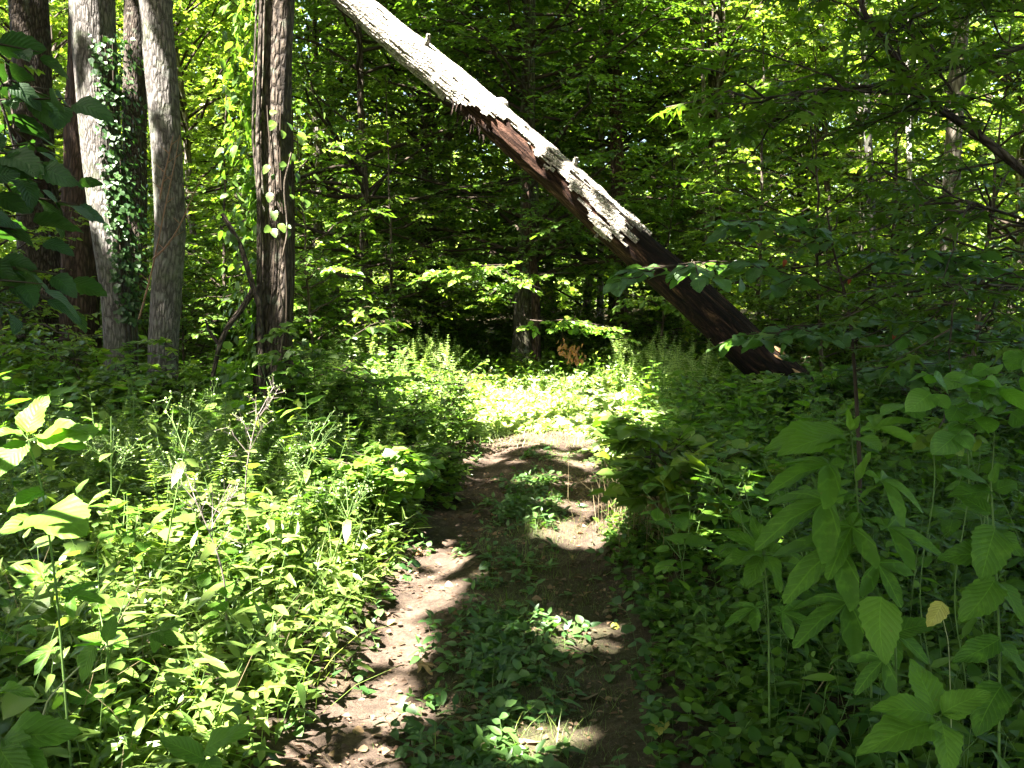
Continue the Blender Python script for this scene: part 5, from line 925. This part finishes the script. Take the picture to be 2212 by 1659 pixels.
M['leaf_broad_dark'] = leaf_mat('big dark leaf', (.010, .038, .008), (.030, .075, .014), .3, .55, True); overhang_left()
# sapling whose pale branch crosses the log, with a few red leaves
def right_sapling():
    b = gp(1858, 4.9); w, f, r = Geo(), Geo(), Geo(); rg = np.random.default_rng(83); C = pix_tube(w, [(1858, 1030), (1852, 900), (1846, 800), (1838, 700), (1822, 620), (1800, 540), (1785, 450)], 4.9, 5, b, 7, 50, .03, 1, .4) - b; C0 = C.copy(); w.twigs([C[0] - [0, 0, .6]], [C[0]], .014, .012)
    A, D, L = [], [], []
    for pts in ([(1826, 635, 4.9), (1700, 590, 4.7), (1600, 565, 4.5), (1500, 565, 4.3), (1425, 580, 4.2)], [(1820, 610, 4.9), (1900, 560, 4.7), (1990, 540, 4.5), (2060, 560, 4.4)], [(1840, 720, 4.9), (1760, 700, 4.6), (1690, 715, 4.4)], [(1842, 740, 4.9), (1930, 700, 4.6), (2010, 690, 4.5), (2090, 720, 4.4)], [(1800, 540, 4.9), (1720, 490, 4.8), (1650, 480, 4.7)], [(1846, 800, 4.9), (1940, 790, 4.7), (2020, 810, 4.6)]):
        CC = pix_tube(w, pts, 4.6, 2.2, b, 5, 30, 0, 1, .3) - b
        for i in range(6, 30, 4): d = unit(CC[i] - CC[i - 2]); sg = 1 if (i // 4) % 2 else -1; A.append(CC[i]); D.append(unit(d * .8 + sg * np.array([-d[1], d[0], 0]) * .8)); L.append(rg.uniform(.10, .2))
        A.append(CC[-1]); D.append(unit(CC[-1] - CC[-3])); L.append(.14)
    leafy_branches(rg, w, f, np.array(A), np.array(D), np.array(L), np.full(len(A), .003), T_OVATE[0], .098, 1.2, .1, .35, .3, 5, (.1, .9))
    for px, py, Y in ((1835, 598, 4.6), (1932, 717, 4.4), (1695, 560, 4.6)): p = at(px, py, Y) - b; r.leaves(T_OVATE[1], [p], [.1, -.2, -1], [.2, -1, .2], .036, .3)
    o = thing('sapling', 'near sapling right of the leaning log, with a few orange-red leaves', 'sapling', tuple(b)); w.obj('stem', M['twig'], o); f.obj('leaves', M['leaf_sap'], o); r.obj('red_leaves', M['red'], o)
M['leaf_sap'] = leaf_mat('sapling leaf', (.026, .072, .016), (.075, .15, .04), .4, .5, True); right_sapling()
# fallen leaves and sticks on the trail
FALL = [(930, 1465, .16, 'tan', 0, 'large curled tan lobed leaf lying beside the middle weeds of the trail', 'maple'), (1425, 1614, .085, 'yfall', 1, 'yellow-green fallen leaf at the lower right edge of the trail', 'ov'), (1025, 1395, .10, 'tan', 2, 'brown fallen leaf propped among the middle weeds', 'maple'), (1010, 1590, .07, 'dead', 3, 'upright curled brown leaf near the bottom of the middle strip', 'ov'), (1200, 1575, .06, 'dead', 4, 'small brown curled leaf at the bottom of the right track', 'ov'), (775, 1600, .05, 'tan', 5, 'small tan leaf at the bottom of the left track', 'ov'),
        (1330, 1362, .05, 'yfall', 6, 'small bright yellow leaf on the dark right track', 'ov'), (845, 1350, .045, 'yfall', 7, 'small yellow leaf in the left track', 'ov'), (1255, 1132, .10, 'dead', 8, 'brown leaf at the edge of the bright sun patch on the right track', 'maple'), (1170, 1195, .12, 'dead', 9, 'long curled dark leaf lying across the middle strip', 'la'), (1290, 1205, .06, 'dead', 10, 'reddish brown leaf below the bright sun patch on the right track', 'ov'), (1310, 1330, .09, 'dead', 11, 'long grey-brown leaf at the right of the dark track', 'la'), (1480, 1395, .07, 'tan', 12, 'pale brown lobed leaf among the straw at the right trail edge', 'maple'), (1270, 1520, .09, 'dead', 13, 'dark curled leaf in the shade of the right track', 'ov'), (905, 1195, .09, 'tan', 14, 'pale leaf in the sun where the left track narrows', 'maple'), (1150, 1640, .07, 'tan', 15, 'tan leaf in the small sun fleck at the bottom of the trail', 'ov'),
        (840, 1480, .035, 'yfall', 16, 'tiny yellow leaf in the left track near the large tan leaf', 'ov'), (1200, 1075, .09, 'tan', 17, 'pale leaf in the sunny far part of the right track', 'maple'), (1720, 1440, .10, 'tan', 18, 'brown leaf caught in the ground cover below the near plants', 'ov'), (970, 1270, .05, 'dead', 19, 'small brown leaf between the left track and the middle weeds', 'ov')]
for px, py, sz, mat, sd, lab, kd in FALL:
    rg = np.random.default_rng(900 + sd); Y = EYE * F / (py - 640.0); p = gp(px, Y); 
    for _ in range(4): Y *= 1; 
    g = Geo(); az = rg.uniform(0, 6.28); d = np.array([math.cos(az), math.sin(az), rg.uniform(-.05, .2)]); tpl = {'maple': T_LOBED_F, 'ov': T_OVATE[1], 'la': T_LANCEH[1]}[kd]
    g.leaves(tpl, [-d * sz / 2], d, [rg.normal(0, .35), rg.normal(-.2, .3), 1], sz, rg.random(), 0, 1.3 if kd != 'maple' else 1.0); p[2] += .012 + sz * .12; o = g.obj('fallen_leaf', M[mat]); o.location = p; tag(o, lab, 'leaf')
for i, (pts, lab) in enumerate(((((1180, 1370), (1240, 1405), (1290, 1425)), 'thin brown stick on the dark right track'), (((1500, 1290), (1560, 1440), (1610, 1560)), 'long pale dry stalk leaning through the right bank'), (((1060, 985), (1130, 990), (1190, 986)), 'thin stick lying across the far shaded part of the trail'), (((1720, 1659), (1760, 1500), (1800, 1440)), 'pale straw stalk standing in the lower right ground cover'))):
    Y0 = EYE * F / (pts[0][1] - 640.0); P = []
    for q in pts: Yq = EYE * F / (q[1] - 640.0) if i in (0, 2) else Y0 - .02; c = at(q[0], q[1], Yq); c[2] = max(c[2], float(ground_z(c[0], c[1])) + .012); P.append(c)
    P = np.array(P); g = Geo(); g.tube(P - P[0], .004 if i % 2 == 0 else .0022, 5); o = g.obj('stick' if i % 2 == 0 else 'dry_stalk', M['twig'] if i % 2 == 0 else M['straw']); o.location = P[0]; tag(o, lab, 'stick' if i % 2 == 0 else 'stalk')
